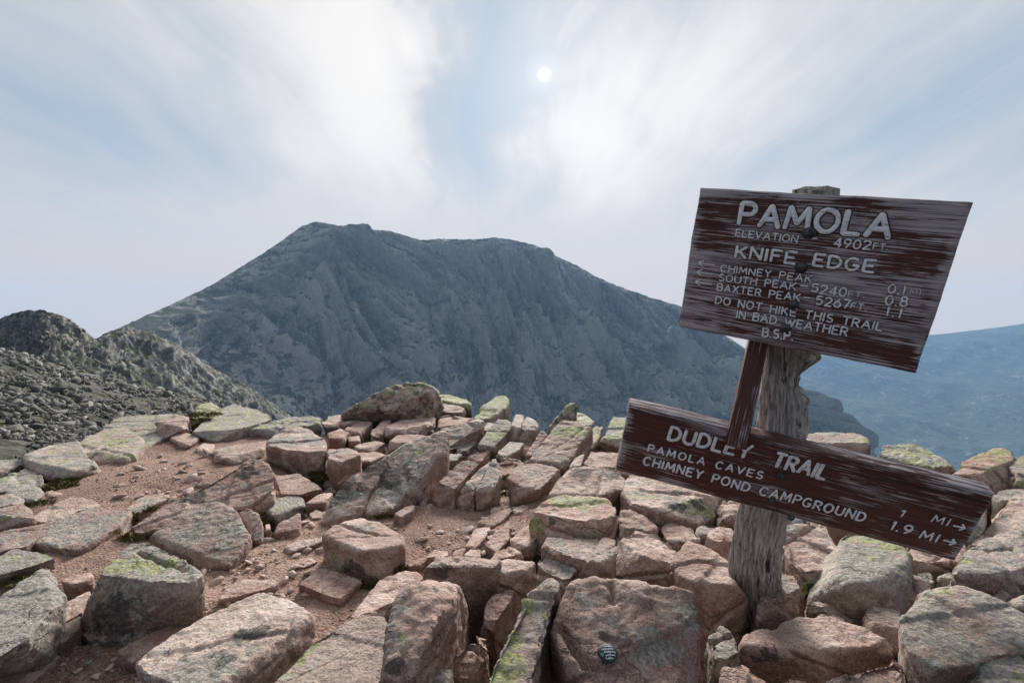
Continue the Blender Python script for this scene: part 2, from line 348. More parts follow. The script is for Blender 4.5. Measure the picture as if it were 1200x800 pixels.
# ================================================================== THE SETTING
def interp_cols(stations, n):
    """stations: (px, [(py, depth), ...]) -> arrays over n columns, smooth in px"""
    px = np.array([s[0] for s in stations], float); A = np.array([s[1] for s in stations], float)
    u = np.linspace(px[0], px[-1], n); out = np.empty((n, A.shape[1], 2))
    for r in range(A.shape[1]):
        for c in range(2): out[:, r, c] = np.interp(u, px, A[:, r, c])
    k = max(1, n//220)                                    # soften the corners of the polyline a little
    ker = np.ones(2*k+1)/(2*k+1)
    for r in range(A.shape[1]):
        for c in range(2): out[:, r, c] = np.convolve(np.pad(out[:, r, c], k, 'edge'), ker, 'valid')
    return u, out
def rays_np(px, py):
    px = np.asarray(px, float); py = np.asarray(py, float)
    a = (px-600)/600; b = (400-py)/600
    return np.stack([a, FW.y+b*UP.y, FW.z+b*UP.z], -1)
REL = {}
def sheet(name, stations, n, rows, mat, disp, back=(1.0, .35), kind='structure'):
    """a hillside in real depth: row 0 is its crest, the last row its foot; it also falls away behind the crest"""
    u, A = interp_cols(stations, n)
    K = A.shape[1]
    P = np.stack([rays_np(u, A[:, r, 0])*A[:, r, 1:2] for r in range(K)], 1) + np.array([0, 0, H])   # n,K,3
    crest = P[:, 0]; out = crest - np.array([0, 0, H]); out[:, 2] = 0; L = np.linalg.norm(out, axis=1)[:, None]; out /= L
    bk = []
    for f in (1.0, .5, .2, .06):
        q = crest + out*L*back[0]*f*.5; q[:, 2] -= (L[:, 0]*back[1]*f**1.25)*.5; bk.append(q)
    allp = np.stack(bk + [P[:, r] for r in range(K)], 1)
    # resample rows: fine on the front
    t_src = np.concatenate([[-.30, -.15, -.06, -.02], np.linspace(0, 1, K)])
    t = np.concatenate([[-.30, -.2, -.12, -.07, -.04, -.02, -.01], np.linspace(0, 1, rows)])
    G = np.empty((n, len(t), 3))
    for c in range(3):
        for k in range(len(t)):
            j = min(max(np.searchsorted(t_src, t[k])-1, 0), len(t_src)-2)
            w_ = (t[k]-t_src[j])/(t_src[j+1]-t_src[j]); G[:, k, c] = allp[:, j, c]*(1-w_)+allp[:, j+1, c]*w_
    du = np.gradient(G, axis=0); dv = np.gradient(G, axis=1); N = np.cross(du, dv); N /= np.linalg.norm(N, axis=2)[..., None]+1e-9
    N *= np.sign((N*(np.array([0, 0, H])-G)).sum(2))[..., None]
    V = G.reshape(-1, 3); Nf = N.reshape(-1, 3); tt = np.tile(t, n)
    V = V + disp(V, Nf, tt, np.repeat(u, len(t)))
    m = np_mesh(name, V, grid_faces(n, len(t)))
    o = link(name, m, mat); tag(o, kind=kind) if kind else None
    if 'r' in REL:                                       # ribs paler, gullies darker: light and shade of the relief put into colour
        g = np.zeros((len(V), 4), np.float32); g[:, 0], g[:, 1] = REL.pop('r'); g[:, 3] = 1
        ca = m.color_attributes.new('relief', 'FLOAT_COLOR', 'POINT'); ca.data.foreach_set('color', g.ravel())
    return o, V.reshape(n, len(t), 3)

# --- the great headwall of the massif
crest = [(-60, 470, 330), (0, 450, 380), (60, 421, 450), (115, 394, 560), (150, 377, 640), (200, 356, 760), (250, 332, 880), (300, 301, 1000), (330, 281, 1080),
         (350, 267, 1130), (366, 262, 1160), (384, 264, 1180), (400, 269, 1190), (430, 271, 1210), (455, 271, 1230), (470, 276, 1250),
         (495, 283, 1280), (515, 281, 1300), (545, 282, 1330), (577, 278, 1360), (600, 281, 1370), (625, 288, 1370), (650, 300, 1360),
         (670, 309, 1350), (700, 326, 1340), (730, 338, 1320), (760, 349, 1300), (797, 359, 1270), (830, 380, 1220), (868, 406, 1150),
         (895, 424, 1100), (925, 448, 1050), (950, 480, 990), (972, 520, 940), (1000, 585, 900)]
def massif_foot(px, d):
    k = np.interp(px, [0, 200, 400, 600, 800, 1000], [.50, .46, .52, .56, .60, .66]); return d*k
st = []
for px, py, d in crest:
    f = massif_foot(px, d); st.append((px, [(py, d), (py+ (640-py)*.26, d*.86+f*.14), (py+(640-py)*.55, d*.52+f*.48), (640, f), (830, f*.8)]))
def disp_massif(V, N, t, px):
    s = V[:, 0]*1.0; z = V[:, 2]; y = V[:, 1]
    amp = sstep(t, -.1, .10)*.85+.15
    shear = np.interp(px, [0, 250, 450, 600, 800, 1000], [.9, 1.25, 1.0, .45, .75, 1.0])
    a = s + shear*z
    q = np.stack([a/150, z/1100, y/700], 1); r1 = fbm(q, 5, .55, ridged=True); r1 = np.sign(r1)*np.abs(r1)**1.25*1.35
    q = np.stack([a/42, z/300+7, y/300], 1); r2 = fbm(q, 4, .6, ridged=True)
    f1 = fbm(V/170+3, 5, .55); f2 = fbm(V/30, 4, .62)
    led = fbm(np.stack([s/260, (z+s*.16)/26, y/200], 1), 3, .5)          # level ledges across the face
    wcl = sstep(px, 480, 620)*(1-sstep(px, 860, 960))
    d = 72*r1 + 38*r2 + 36*f1 + 13*f2 + wcl*12*led
    q = np.stack([a/13, z/90+3, y/110], 1); r3 = fbm(q, 3, .6, ridged=True); d += 10*r3
    n_ = fbm(V/60+8, 3); low_ = sstep(-z, -120, 260)
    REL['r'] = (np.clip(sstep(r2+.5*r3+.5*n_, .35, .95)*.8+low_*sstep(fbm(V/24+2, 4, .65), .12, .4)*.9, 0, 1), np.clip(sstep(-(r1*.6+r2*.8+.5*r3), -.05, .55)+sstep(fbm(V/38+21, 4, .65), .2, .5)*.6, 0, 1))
    keep = sstep(t, -.02, .09)                                          # the crest keeps its traced outline
    d = d*(.08+.92*keep)*amp*np.clip(np.hypot(V[:, 0], V[:, 1])/1150, .25, 1.1)
    out = N*d[:, None]
    out[:, 2] += (1-keep)*2.2*fbm(V/14, 3, .6)
    return out
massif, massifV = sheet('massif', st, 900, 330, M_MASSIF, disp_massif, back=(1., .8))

# --- the arete that leads from the near peak to the massif
st = []
for px, py, d in [(30, 425, 215), (60, 410, 210), (95, 402, 205), (112, 398, 205), (125, 390, 205), (138, 386, 210), (150, 383, 215), (163, 387, 220), (180, 391, 225), (205, 402, 235),
                  (225, 414, 245), (250, 432, 255), (290, 452, 265), (340, 487, 280), (390, 520, 290), (440, 560, 300)]:
    st.append((px, [(py, d), (py+42, d*.86), (py+95, d*.68), (py+190, d*.5)]))
def disp_arete(V, N, t, px):
    a = V[:, 0]+.8*V[:, 2]
    r1 = fbm(np.stack([a/11, V[:, 2]/60, V[:, 1]/60], 1), 5, .6, ridged=True); f = fbm(V/16, 6, .62); f2 = fbm(V/3.2, 3, .6)
    blocks = np.abs(fbm(V/6.5+9, 3, .5))
    q = np.stack([a/3.4, V[:, 2]/16, V[:, 1]/16], 1); r2 = fbm(q, 4, .6, ridged=True)
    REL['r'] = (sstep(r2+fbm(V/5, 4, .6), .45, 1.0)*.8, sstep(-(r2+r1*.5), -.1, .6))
    d = 7.0*r1+4.4*f+1.2*f2+2.4*blocks+1.8*r2-6.5; keep = sstep(t, -.02, .12)
    out = N*(d*(.05+.95*keep))[:, None]; out[:, 2] += (1-keep)*1.2*fbm(V/3.4, 4, .7); return out
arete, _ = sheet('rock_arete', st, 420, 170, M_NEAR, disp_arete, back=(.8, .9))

# --- the nearest peak, a rough dome at the left
st = []
for px, py, d in [(-420, 400, 190), (-200, 380, 160), (-60, 376, 142), (0, 374, 135), (20, 367, 132), (33, 364.5, 131), (48, 364, 130), (62, 367, 130), (75, 372, 131), (88, 380, 133), (100, 389, 136), (113, 399, 140),
                  (130, 414, 142), (150, 432, 144), (175, 450, 146), (210, 476, 148), (260, 515, 150)]:
    st.append((px, [(py, d), (py+22, d*.90), (py+58, d*.76), (py+130, d*.58), (py+240, d*.40)]))
def disp_dome(V, N, t, px):
    a = V[:, 0]+.55*V[:, 2]
    r1 = fbm(np.stack([a/5.2, V[:, 2]/32, V[:, 1]/26], 1), 5, .62, ridged=True); f = fbm(V/10, 6, .6); f2 = fbm(V/1.7, 3, .6)
    right = sstep(px, 15, 60)
    blocks = np.abs(fbm(V/3.6+9, 3, .5))
    q = np.stack([a/1.7, V[:, 2]/9, V[:, 1]/9], 1); r2 = fbm(q, 4, .6, ridged=True)
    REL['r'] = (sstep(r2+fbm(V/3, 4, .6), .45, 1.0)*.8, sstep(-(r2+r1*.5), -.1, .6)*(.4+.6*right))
    d = -4.6+(5.2*r1*(.35+.65*right)+3.0*f+.8*f2+2.2*blocks+1.0*r2*(.3+.7*right)); keep = sstep(t, -.02, .10)
    out = N*(d*(.06+.94*keep))[:, None]; out[:, 2] += (1-keep)*.6*fbm(V/2.0, 4, .7); return out
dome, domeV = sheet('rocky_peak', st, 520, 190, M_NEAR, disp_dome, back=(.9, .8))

# --- the talus slope between the summit ledges and the near peak
st = []
for px, py, d in [(-420, 408, 62), (-200, 404, 64), (-60, 402, 66), (0, 408, 68), (40, 420, 70), (80, 430, 73), (120, 443, 76), (160, 452, 80), (190, 456, 84), (220, 462, 86), (260, 474, 86), (320, 496, 84), (400, 540, 80)]:
    st.append((px, [(py, d), (py+(560-py)*.30, d*.42+9), (py+(560-py)*.62, d*.17+14), (560, 13.5), (700, 10.5)]))
def disp_talus(V, N, t, px):
    f = fbm(V/9, 5, .55); f2 = fbm(V/1.3, 3, .6); out = N*(0.9*f+.16*f2)[:, None]
    return out
talus, talV = sheet('talus_slope', st, 420, 200, M_TALUS, disp_talus, back=(.8, .8))

# --- the far mountain across the basin
st = []
for px, py, d in [(760, 455, 3400), (860, 424, 3300), (950, 404, 3200), (1040, 396, 3150), (1095, 392, 3100), (1125, 389, 3080), (1150, 386, 3050), (1180, 382, 3020), (1200, 379, 3000), (1300, 371, 2900), (1450, 376, 2800), (1700, 395, 2700)]:
    st.append((px, [(py, d), (py+45, d*.86), (py+115, d*.66), (660, d*.42)]))
def disp_far(V, N, t, px):
    a = V[:, 0]+.5*V[:, 2]
    r1 = fbm(np.stack([a/330, V[:, 2]/2400, V[:, 1]/1500], 1), 5, .5, ridged=True); f = fbm(V/420, 6, .55)
    keep = sstep(t, -.02, .2); return N*((60*r1+45*f)*(.05+.95*keep))[:, None]
far, _ = sheet('far_mountain', st, 420, 170, M_FAR, disp_far, back=(1.2, .6))

# --- the forested lowland, out to the horizon
ths = np.linspace(0, 2*np.pi, 160, endpoint=False); rr = np.concatenate([[1], np.geomspace(60, 4300, 80)])
V = np.array([[r*math.cos(t), r*math.sin(t), -520] for t in ths for r in rr]); dd = np.hypot(V[:, 0], V[:, 1])
V[:, 2] += 60*fbm(V/1500, 5)*sstep(dd, 300, 1500)
tag(link('lowland_ground', np_mesh('lowland_ground', V, grid_faces(len(ths), len(rr), True)), M_VALLEY), kind='structure')

# --- the summit itself: dirt between the ledges, falling away steeply beyond the rim
RIMP = [(-60, 560), (0, 550), (60, 540), (115, 519), (190, 503), (250, 506), (330, 502), (400, 494), (440, 491), (550, 493), (640, 503), (700, 518), (770, 530), (850, 548), (950, 548), (1060, 562), (1200, 580), (1300, 585)]
def _rp(px, py): d = 750/(py-379); return math.degrees(math.atan2((px-600)/600, 1)), d*math.hypot(1, (px-600)/600)
RIM = [(-180, 9), (-120, 9), (-75, 9)] + [_rp(*q) for q in RIMP] + [(75, 8), (120, 9), (180, 9)]
def rim(az): return np.interp(az, [a for a, _ in RIM], [b for _, b in RIM])
def base_z(x, y):
    """height of the dirt; a low heap of rubble rises round the signpost"""
    x = np.asarray(x, float); y = np.asarray(y, float)
    return .10*sstep(x, -.1, .5)*sstep(-y, -5.0, -3.0)
TRAIL = [(130, 572, .45), (165, 560, .55), (205, 545, .75), (245, 528, .8), (240, 560, .5), (290, 525, .5), (100, 600, .3), (500, 618, .40), (455, 640, .34), (560, 612, .36), (610, 590, .28), (600, 550, .22), (625, 520, .22),
         (400, 610, .26), (340, 650, .30), (370, 640, .30), (300, 680, .20), (250, 690, .20), (215, 690, .18), (400, 715, .22), (330, 700, .22), (440, 720, .2), (190, 650, .24), (100, 650, .3), (115, 790, .22), (70, 790, .2), (150, 770, .14), (170, 560, .5)]
TRW = [(at_z(a, b, 0).x, at_z(a, b, 0).y, c) for a, b, c in TRAIL]
def trail(x, y):
    """1 on the trodden dirt, 0 among the rocks"""
    x = np.asarray(x, float); y = np.asarray(y, float); f = np.zeros_like(x)
    for a, b, c in TRW: f = np.maximum(f, 1-np.hypot(x-a, (y-b)*.8)/(c*1.5))
    return np.clip(f*2.2, 0, 1)
def pit(x, y):
    """how far the dirt lies below the feet of the rocks: deep under the heap of rubble"""
    a = sstep(x, -.32, -.12)*sstep(-y, -2.62, -2.45); b = sstep(x, .22, .45)*sstep(-y, -5.5, -4.3)
    return np.maximum(.42*np.maximum(a, b), .085*(1-trail(x, y)))
def ground_z(x, y):
    az = np.degrees(np.arctan2(x, y)); r = np.hypot(x, y); e = rim(az)
    P3 = np.stack([x, y, np.zeros_like(x)], 1)
    z = base_z(x, y) - pit(x, y) + .05*fbm(P3/1.4, 4) + .018*fbm(P3/.22, 4, .6)*(r < 14)
    o = np.maximum(r-e+.35, 0); z = z - (o**1.2*1.0)*(1+.2*fbm(P3/3, 3)) 
    return np.maximum(z, -524)
ths = np.linspace(-np.pi, np.pi, 760, endpoint=False)
ths = np.concatenate([np.linspace(-np.pi, R(-56), 120, endpoint=False), np.linspace(R(-56), R(56), 700, endpoint=False), np.linspace(R(56), np.pi, 120, endpoint=False)])
rr = np.concatenate([[.05, .3, .6], np.geomspace(.9, 9.5, 330), np.geomspace(9.8, 320, 60)])
A, B = np.meshgrid(ths, rr, indexing='ij'); x = (B*np.sin(A)).ravel(); y = (B*np.cos(A)).ravel()
z = ground_z(x, y)
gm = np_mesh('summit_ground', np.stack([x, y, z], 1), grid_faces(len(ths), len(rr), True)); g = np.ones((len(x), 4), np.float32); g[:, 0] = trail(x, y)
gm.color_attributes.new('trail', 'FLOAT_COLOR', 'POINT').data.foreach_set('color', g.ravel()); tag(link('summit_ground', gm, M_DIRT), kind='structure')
# ================================================================== THE ROCKS OF THE SUMMIT
# Each rock: kind, label, outline of its upper face, its lower front edge; every corner is carried to its own
# place in the world (heights over the dirt), given a hidden back and bottom, chipped, and roughened.
ROCKS = []
def K(name, label, top, base='', **o): ROCKS.append((name, label, top, base, o))
# ---- left rim and left path
K('boulder', 'large pink and green lichened boulder on the left edge of the dirt path', '88,527 100,514 124,503 148,500 162,512 170,523 153,538 128,530 107,523', '85,533 115,542 152,543', gr=.5, yl=.55, dk=.2, pk=.55, sp=[(135, 515, 14, 'y')])
K('rock_slab', 'greenish slab behind the lichened boulder at the left rim', '118,500 142,488 200,489 215,486 216,494 187,503 190,514 168,525 150,512', '168,530 188,519', gr=.7, yl=.55, pk=.1)
K('rock', 'dark pink rock under the end of the greenish rim slab', '180,494 205,487 219,488 220,500', '186,517 205,511 221,502', gr=.3, dk=.4, pk=.8)
K('rock_slab', 'broad flat grey slab with a broken front edge, left of the dirt path', '28,536 60,524 90,520 83,531 110,544 112,548 85,554 52,548 30,541', '45,556 82,562 112,553', gr=.6, yl=.35, pk=.35)
K('rock_slab', 'grey green wedge slab at the left picture edge above the small grass patch', '-20,566 0,560 30,547 48,551 50,557 20,567 -20,577', '-20,584 0,577 54,573', gr=.75, yl=.5, pk=.1)
K('rock_slab', 'thin grey slab at the far left edge below the talus', '-25,541 0,538 30,538 28,543 0,552 -25,556', '-20,562 0,558 25,549', gr=.7, yl=.3, pk=.2)
K('rock', 'rounded bluish grey rock beside the grass patch at the left', '5,577 20,570 48,569 53,577 40,585 22,583', '14,592 38,591 52,583', gr=.75, pk=.1, r=2)
K('rock', 'rough dark rock with a pitted top at the left edge', '-15,582 15,577 28,583 22,590 0,594 -15,594', '-15,603 0,601 26,597', gr=.5, dk=.4, pk=.5)
K('rock', 'pinkish rock with a bright green lichen patch at the left edge', '-10,596 10,594 27,588 38,596 40,608 20,604 -10,602', '-10,622 10,622 38,618', gr=.4, dk=.35, pk=.6, sp=[(6, 602, 9, 'y')])
K('stone', 'small flat pink stone between the bluish rock and the dirt path', '52,577 60,574 75,577 63,581', '55,584 70,583', pk=.8, gr=.2)
K('rock_slab', 'low pale pink slab at the near left edge of the dirt path', '60,590 84,579 108,583 123,591 95,599 75,594', '58,600 70,602 95,603', pk=.75, gr=.35)
K('rock', 'blocky pink grey rock in front of the low pale slab', '36,606 58,592 76,594 94,598 72,605 45,612', '38,616 72,612 92,602', pk=.6, gr=.5, dk=.3)
K('rock_slab', 'long pink and grey speckled slab with an undercut right edge, front of the dirt path', '30,633 56,616 96,598 112,591 154,598 138,617 100,641 84,646', '32,640 84,651 142,621', pk=.6, gr=.6, dk=.25, th=.1, s=.05)
K('rock_slab', 'pink pointed slab tip lying over a dark gap on the path', '146,597 164,583 186,578 197,580 180,590 158,601', '160,604 198,584', pk=.7, gr=.4)
K('rock_slab', 'wide flat pinkish slab at the left edge below the green patched rock', '-20,630 10,622 36,617 62,611 56,624 30,640 -20,650', '-20,660 35,645', pk=.65, gr=.5)
K('rock_slab', 'big pink ledge blotched with black lichen, rising right of the dirt path', '148,622 196,592 238,569 295,536 312,541 324,552 320,575 300,590 258,590 200,612 165,624', '166,630 215,616 262,600 300,599', s=.30, pk=.85, gr=.35, dk=.55, sp=[(290, 552, 12, 'k'), (230, 580, 12, 'k')])
K('rock_slab', 'right shoulder of the black blotched pink ledge, under the grey topped boulder', '322,556 348,554 368,564 379,571 357,578 328,577', '325,588 356,582 380,575', pk=.8, gr=.4, dk=.35)
K('boulder', 'pale pink and grey boulder with an overhanging front below the blotched ledge', '178,628 205,605 235,591 265,588 276,600 291,632 272,664 243,640 215,633', '185,642 220,655 243,668 272,671 293,640', s=.22, pk=.55, gr=.55, dk=.25)
K('rock', 'pale upright pink rock standing against the overhung boulder', '280,600 289,594 303,598 308,612 306,632 296,633', '298,638 308,637', s=.45, pk=.7, gr=.35)
K('rock', 'smooth grey green stone with a rounded top resting on a pink block', '301,592 316,583 332,576 346,573 356,583 356,591 338,597 322,604', '318,608 327,611 345,603 358,595', r=4, gr=.85, yl=.3, pk=0.05)
K('rock', 'square pink block under the smooth grey green stone', '326,612 352,599 353,606 351,619 321,625', '321,632 352,628', s=.3, pk=.9, gr=.05)
K('stone', 'tiny pale pink stone standing in the mossy gap by the square block', '311,614 316,613 317,620 311,621', '311,627 316,626', pk=.8)
K('boulder', 'angular boulder with a grey top and pink black flecked front, centre left', '310,523 322,511 340,503 357,501 375,511 383,517 383,527 352,529 328,524', '318,537 345,549 378,554 384,545', gr=.55, dk=.45, pk=.8, sp=[(335, 512, 14, 'g'), (365, 515, 10, 'g')])
K('rock_slab', 'dark flaky pink rock at the far end of the dirt path', '250,527 278,521 313,517 309,527 262,538', '252,543 275,545 305,537', pk=.75, gr=.3, dk=.45)
K('boulder', 'green grey boulder with a domed top on the left skyline', '222,505 237,491 252,478 275,471 300,480 318,482 322,489 290,500 266,498 240,496', '222,513 250,520 290,513 318,500', gr=.75, yl=.55, pk=.25, dk=.2, r=1)
K('boulder', 'mossy yellow green rock leaning against the domed skyline boulder', '221,490 231,475 248,471 257,476 242,490', '222,502 236,497 250,486', yl=.95, gr=.5, pk=.2, r=2, sp=[(236, 480, 14, 'y')])
K('rock_slab', 'shaggy pale green lichened slab on the skyline left of the centre', '280,499 300,492 340,492 375,490 377,496 335,503 300,506', '290,512 320,513 372,502', gr=.9, yl=.55, pk=0., rough=2)
K('rock', 'loose pink slab at the back of the dirt path, left of the flaky rock', '200,515 215,506 233,513 222,522', '214,528 233,519', pk=.7, gr=.3)
K('stone', 'small pink rock below the domed skyline boulder', '230,526 238,519 251,521 246,529', '233,533 248,532', pk=.8, gr=.1)
K('rock', 'ruddy grey rock right of the grey topped boulder', '384,525 414,527 421,534 400,541 385,538', '386,562 397,567 420,547', pk=.75, gr=.4, dk=.4)
K('rock_slab', 'low pink step beside the foot of the long dark slab', '395,557 420,551 430,555 410,561', '396,568 414,566 428,560', pk=.9, gr=.1)
K('rock', 'pink block with a flat top left of the split skyline stones', '384,508 398,502 408,507 400,513 386,513', '386,522 402,524 408,514', pk=.85, gr=.2)
K('rock_slab', 'narrow pink slab pointing up to the right below the dark skyline boulder', '403,504 425,493 436,495 420,508', '405,510 422,512', pk=.8, gr=.2)
K('stone', 'small cubic pink stone at the foot of the narrow pink slab', '407,512 421,510 422,516 409,516', '409,523 422,522', pk=.85, gr=.1)
K('rock', 'low pink rock with a grey crust between the pink steps', '414,521 440,516 452,519 438,524 420,525', '418,531 438,531 450,524', pk=.7, gr=.35)
K('rock_slab', 'long low pink ledge left of the long dark slab', '416,531 440,528 455,532 432,540 418,538', '400,548 420,547 446,540', pk=.8, gr=.3)
K('rock_slab', 'flat pink rim slab left of the dark skyline boulder', '375,495 385,485 410,482 432,485 425,492 400,497', '380,501 402,501 425,496', pk=.7, gr=.45, yl=.2)
K('rock', 'small reddish rim rock touching the left foot of the dark skyline boulder', '398,488 412,480 430,476 434,484 418,488', '402,494 432,491', pk=.8, gr=.3, dk=.3)
K('boulder', 'dark craggy boulder crusted with green lichen, highest on the central skyline', '396,487,.10 418,478,.20 430,471,.28 442,461,.38 458,454,.43 478,450,.46 494,448,.48 508,455,.42 520,462,.30 490,472,.24 455,476,.24', '398,494 432,491 458,491 488,484 516,474', gr=.5, yl=.6, dk=.7, pk=.5, zt=.4, rough=2.4)
K('rock_slab', 'mossy ridge sloping right from the highest skyline boulder', '510,459 530,462 550,468 553,474 535,472 512,467', '520,478 553,484', yl=.85, gr=.6, dk=.4, pk=0, r=2)
K('rock', 'light green flat stone tucked under the highest skyline boulder', '490,474 500,468 519,470 507,480 492,480', '492,483 507,485', yl=.6, gr=.7, pk=.3)
K('rock', 'pink grey block right of the light green flat stone', '511,478 515,471 530,470 545,475 540,482 522,482', '509,485 530,489 545,485', pk=.6, gr=.5)
K('rock_slab', 'tapering pale pink slab below the highest skyline boulder', '450,501 470,490 505,483 511,489 500,499 470,505', '450,509 480,511 511,499', pk=.75, gr=.35)
K('rock_slab', 'narrow pink strip of rock left of the tapering pale slab', '432,507 448,493 464,489 452,500 442,508', '436,513 447,511', pk=.85, gr=.15)
K('rock', 'broad pink rock step between the tapering slab and the long dark slab', '455,517 465,509 490,508 500,510 478,519', '454,530 471,528 492,519', pk=.85, gr=.25)
K('rock', 'reddish crumbled rock behind the pink grey skyline block', '515,490 530,488 552,489 545,497 522,499', '512,502 540,500', pk=.85, gr=.1)
# ---- the long dark slab and the ledges of the middle
K('rock_slab', 'lower left half of the long dark leaning slab, pink at its foot', '377,611 394,571 425,550 457,531 452,547 436,572 420,604', '377,618 400,613 421,609', s=.42, th=.1, pk=.7, gr=.45, dk=.55, sp=[(400, 575, 22, 'k'), (440, 545, 18, 'k'), (395, 605, 16, 'p')])
K('rock_slab', 'main face of the long dark leaning slab with a thin crack, grey blue with a green patch', '424,602 437,573 453,547 459,531 500,508 523,501 521,526 500,547 480,568 459,596', '425,608 458,603 483,573 503,552', s=.42, pk=.55, gr=.6, dk=.5, sp=[(490, 528, 9, 'y'), (460, 555, 22, 'k'), (440, 597, 14, 'p')])
K('rock_slab', 'upper end of the long dark slab, a pale ridge running to the skyline', '502,507 525,498 548,491 567,489 566,497 545,506 524,524', '524,532 548,512 567,502', s=.30, pk=.5, gr=.6)
K('rock_slab', 'left of the twin ledges in the middle, pale pink top over a ruddy front', '512,563 540,536 553,528 576,526 566,539 548,554 534,572', '502,594 515,596 531,597', s=.25, pk=.8, gr=.4)
K('rock_slab', 'right of the twin ledges in the middle, split by a hairline crack', '543,566 560,550 577,537 572,550 556,574', '533,594 545,599 556,600', s=.22, pk=.8, gr=.4, dk=.2)
K('rock_slab', 'dark outer strip of the right twin ledge, beyond the hairline crack', '559,574 574,551 579,538 587,556 577,573', '558,600 568,599 584,572', s=.22, pk=.5, gr=.6, dk=.3)
K('rock_slab', 'stepped slab with pale green lichen bands running to the skyline', '561,521 570,505 584,489 600,490 599,502 578,524', '562,528 578,529 600,508', s=.2, yl=.45, gr=.7, pk=.3, sp=[(575, 508, 10, 'y')])
K('rock', 'left of two dark upright blocks split by a joint near the skyline', '600,499 605,485 615,487 610,501', '595,516 606,517 612,505', pk=.3, gr=.6, dk=.45)
K('rock', 'right of two dark upright blocks split by a joint near the skyline', '612,503 618,489 629,494 627,505', '608,516 622,517 629,509', pk=.35, gr=.55, dk=.5)
K('rock_slab', 'green topped slab end jutting over the skyline in the middle', '549,490 563,476 580,464 592,462 598,467 592,480 576,490', '552,497 575,498 594,486', s=.12, yl=.7, gr=.7, pk=.3, r=1, sp=[(590, 467, 10, 'y')])
K('rock', 'small grey block between the pale ridge and the stepped slab', '562,502 572,494 581,495 574,504', '563,512 574,511', gr=.7, pk=.3)
K('rock', 'grey slab wedged in the trench right of the long dark slab', '533,524 543,513 562,512 556,521 545,527', '535,532 549,531 558,523', gr=.6, dk=.3, pk=.3)
K('stone', 'flat grey stone further down the trench', '517,537 528,531 542,532 534,539', '519,543 535,542', gr=.7, pk=.3)
K('stone', 'pale flat stone low in the trench beside the main dark face', '498,552 508,548 520,549 514,554', '500,557 515,556', gr=.5, pk=.5)
K('stone', 'reddish stone at the bottom of the trench, near the dark face', '481,580 488,577 497,580 492,585 483,586', '482,590 493,589', pk=.8, gr=.2)
K('stone', 'thin upright stone at the bottom of the trench, by the left twin ledge', '491,590 500,579 503,580 497,592', '491,594 498,594', pk=.6, gr=.4, s=.3)
K('rock_slab', 'grey slab leaning in the hollow behind the right twin ledge', '582,530 597,517 615,518 608,527 592,535', '590,542 606,534', gr=.6, pk=.4, dk=.25)
K('rock_slab', 'thin pink blade of rock at the left of the big central slab', '615,533 635,505 642,508 624,533', '617,540 625,538', s=.2, pk=.75, gr=.3)
K('rock_slab', 'big central slab, pink with a yellow green crown at the skyline', '619,539 640,513 652,500 660,494 688,496 691,503 680,519 670,535 661,546 645,542', '620,544 645,549 663,553', s=.18, pk=.65, gr=.45, yl=.25, sp=[(672, 503, 16, 'y'), (655, 507, 10, 'y')])
K('boulder', 'squarish pink block in front of the big central slab', '595,561 608,545 628,543 656,547 646,560 632,573 612,571', '602,590 624,588 636,578', s=.08, pk=.75, gr=.35)
K('rock_slab', 'narrow pink grey wedge right of the big central slab', '666,548 672,535 682,522 688,527 680,546', '667,555 680,553', s=.15, pk=.6, gr=.5)
K('boulder', 'dark spiky rock with a mossy finger standing on the skyline', '639,503,.02 648,490,.15 660,477,.27 671,468,.34 677,472,.32 675,484,.20 664,495,.10', '642,507 664,502 676,493', yl=.5, gr=.4, dk=.75, pk=0, zt=.2, rough=1.5, sp=[(673, 472, 9, 'y')])
K('rock', 'greenish block behind the big central slab on the skyline', '670,490 676,483 688,487 696,493 692,499', '672,499 692,506', yl=.7, gr=.6, pk=.1)
K('rock_slab', 'lichened block between two joints, left of the sign on the skyline', '686,512 694,498 708,497 703,511 696,522', '686,526 698,527 705,516', s=.12, yl=.6, gr=.6, pk=.35)
K('rock_slab', 'green crusted block touching the left end of the lower sign board', '705,515 711,500 718,488 737,487 742,500 736,514', '704,525 737,528', s=.1, yl=.55, gr=.6, pk=.35, sp=[(722, 494, 12, 'y')])
K('rock_slab', 'pink slab half hidden by the left end of the lower board', '684,545 692,527 725,527 748,530 750,545 715,548', '684,554 745,557', s=.08, pk=.85, gr=.25)
K('rock_slab', 'dark crusted pink slab left below the lower board', '642,582 655,565 668,551 704,545 722,549 736,557 730,573 700,581 665,577', '642,590 700,592 730,582', s=.12, pk=.75, gr=.35, dk=.5, sp=[(680, 553, 14, 'k'), (720, 556, 12, 'k')])
K('boulder', 'pink boulder with a green lichened cap and a mossy left corner', '622,600 637,587 660,578 682,578 712,586 724,597 717,608 690,610 672,603 645,597', '625,624 640,630 680,634 698,635 717,622', pk=.85, gr=.25, dk=.2, yl=.35, sp=[(660, 585, 16, 'y'), (690, 588, 14, 'y'), (628, 615, 9, 'y'), (645, 608, 8, 'k')])
K('rock', 'plain pink rock left below the green capped boulder', '598,632 613,616 624,613 632,627 618,640', '600,651 620,650 632,640', pk=.9, gr=.25)
K('boulder', 'long knobbly grey pink boulder below the green capped one', '631,634 640,628 670,631 698,634 710,627 722,630 724,650 700,660 672,652 645,643', '634,647 655,658 680,669 722,676', r=1, pk=.6, gr=.5, dk=.15)
K('rock', 'grey rounded wedge left below the long knobbly boulder', '622,650 638,646 658,656 676,667 668,680 650,672 634,664', '626,669 650,683 664,692', r=2, pk=.4, gr=.65)
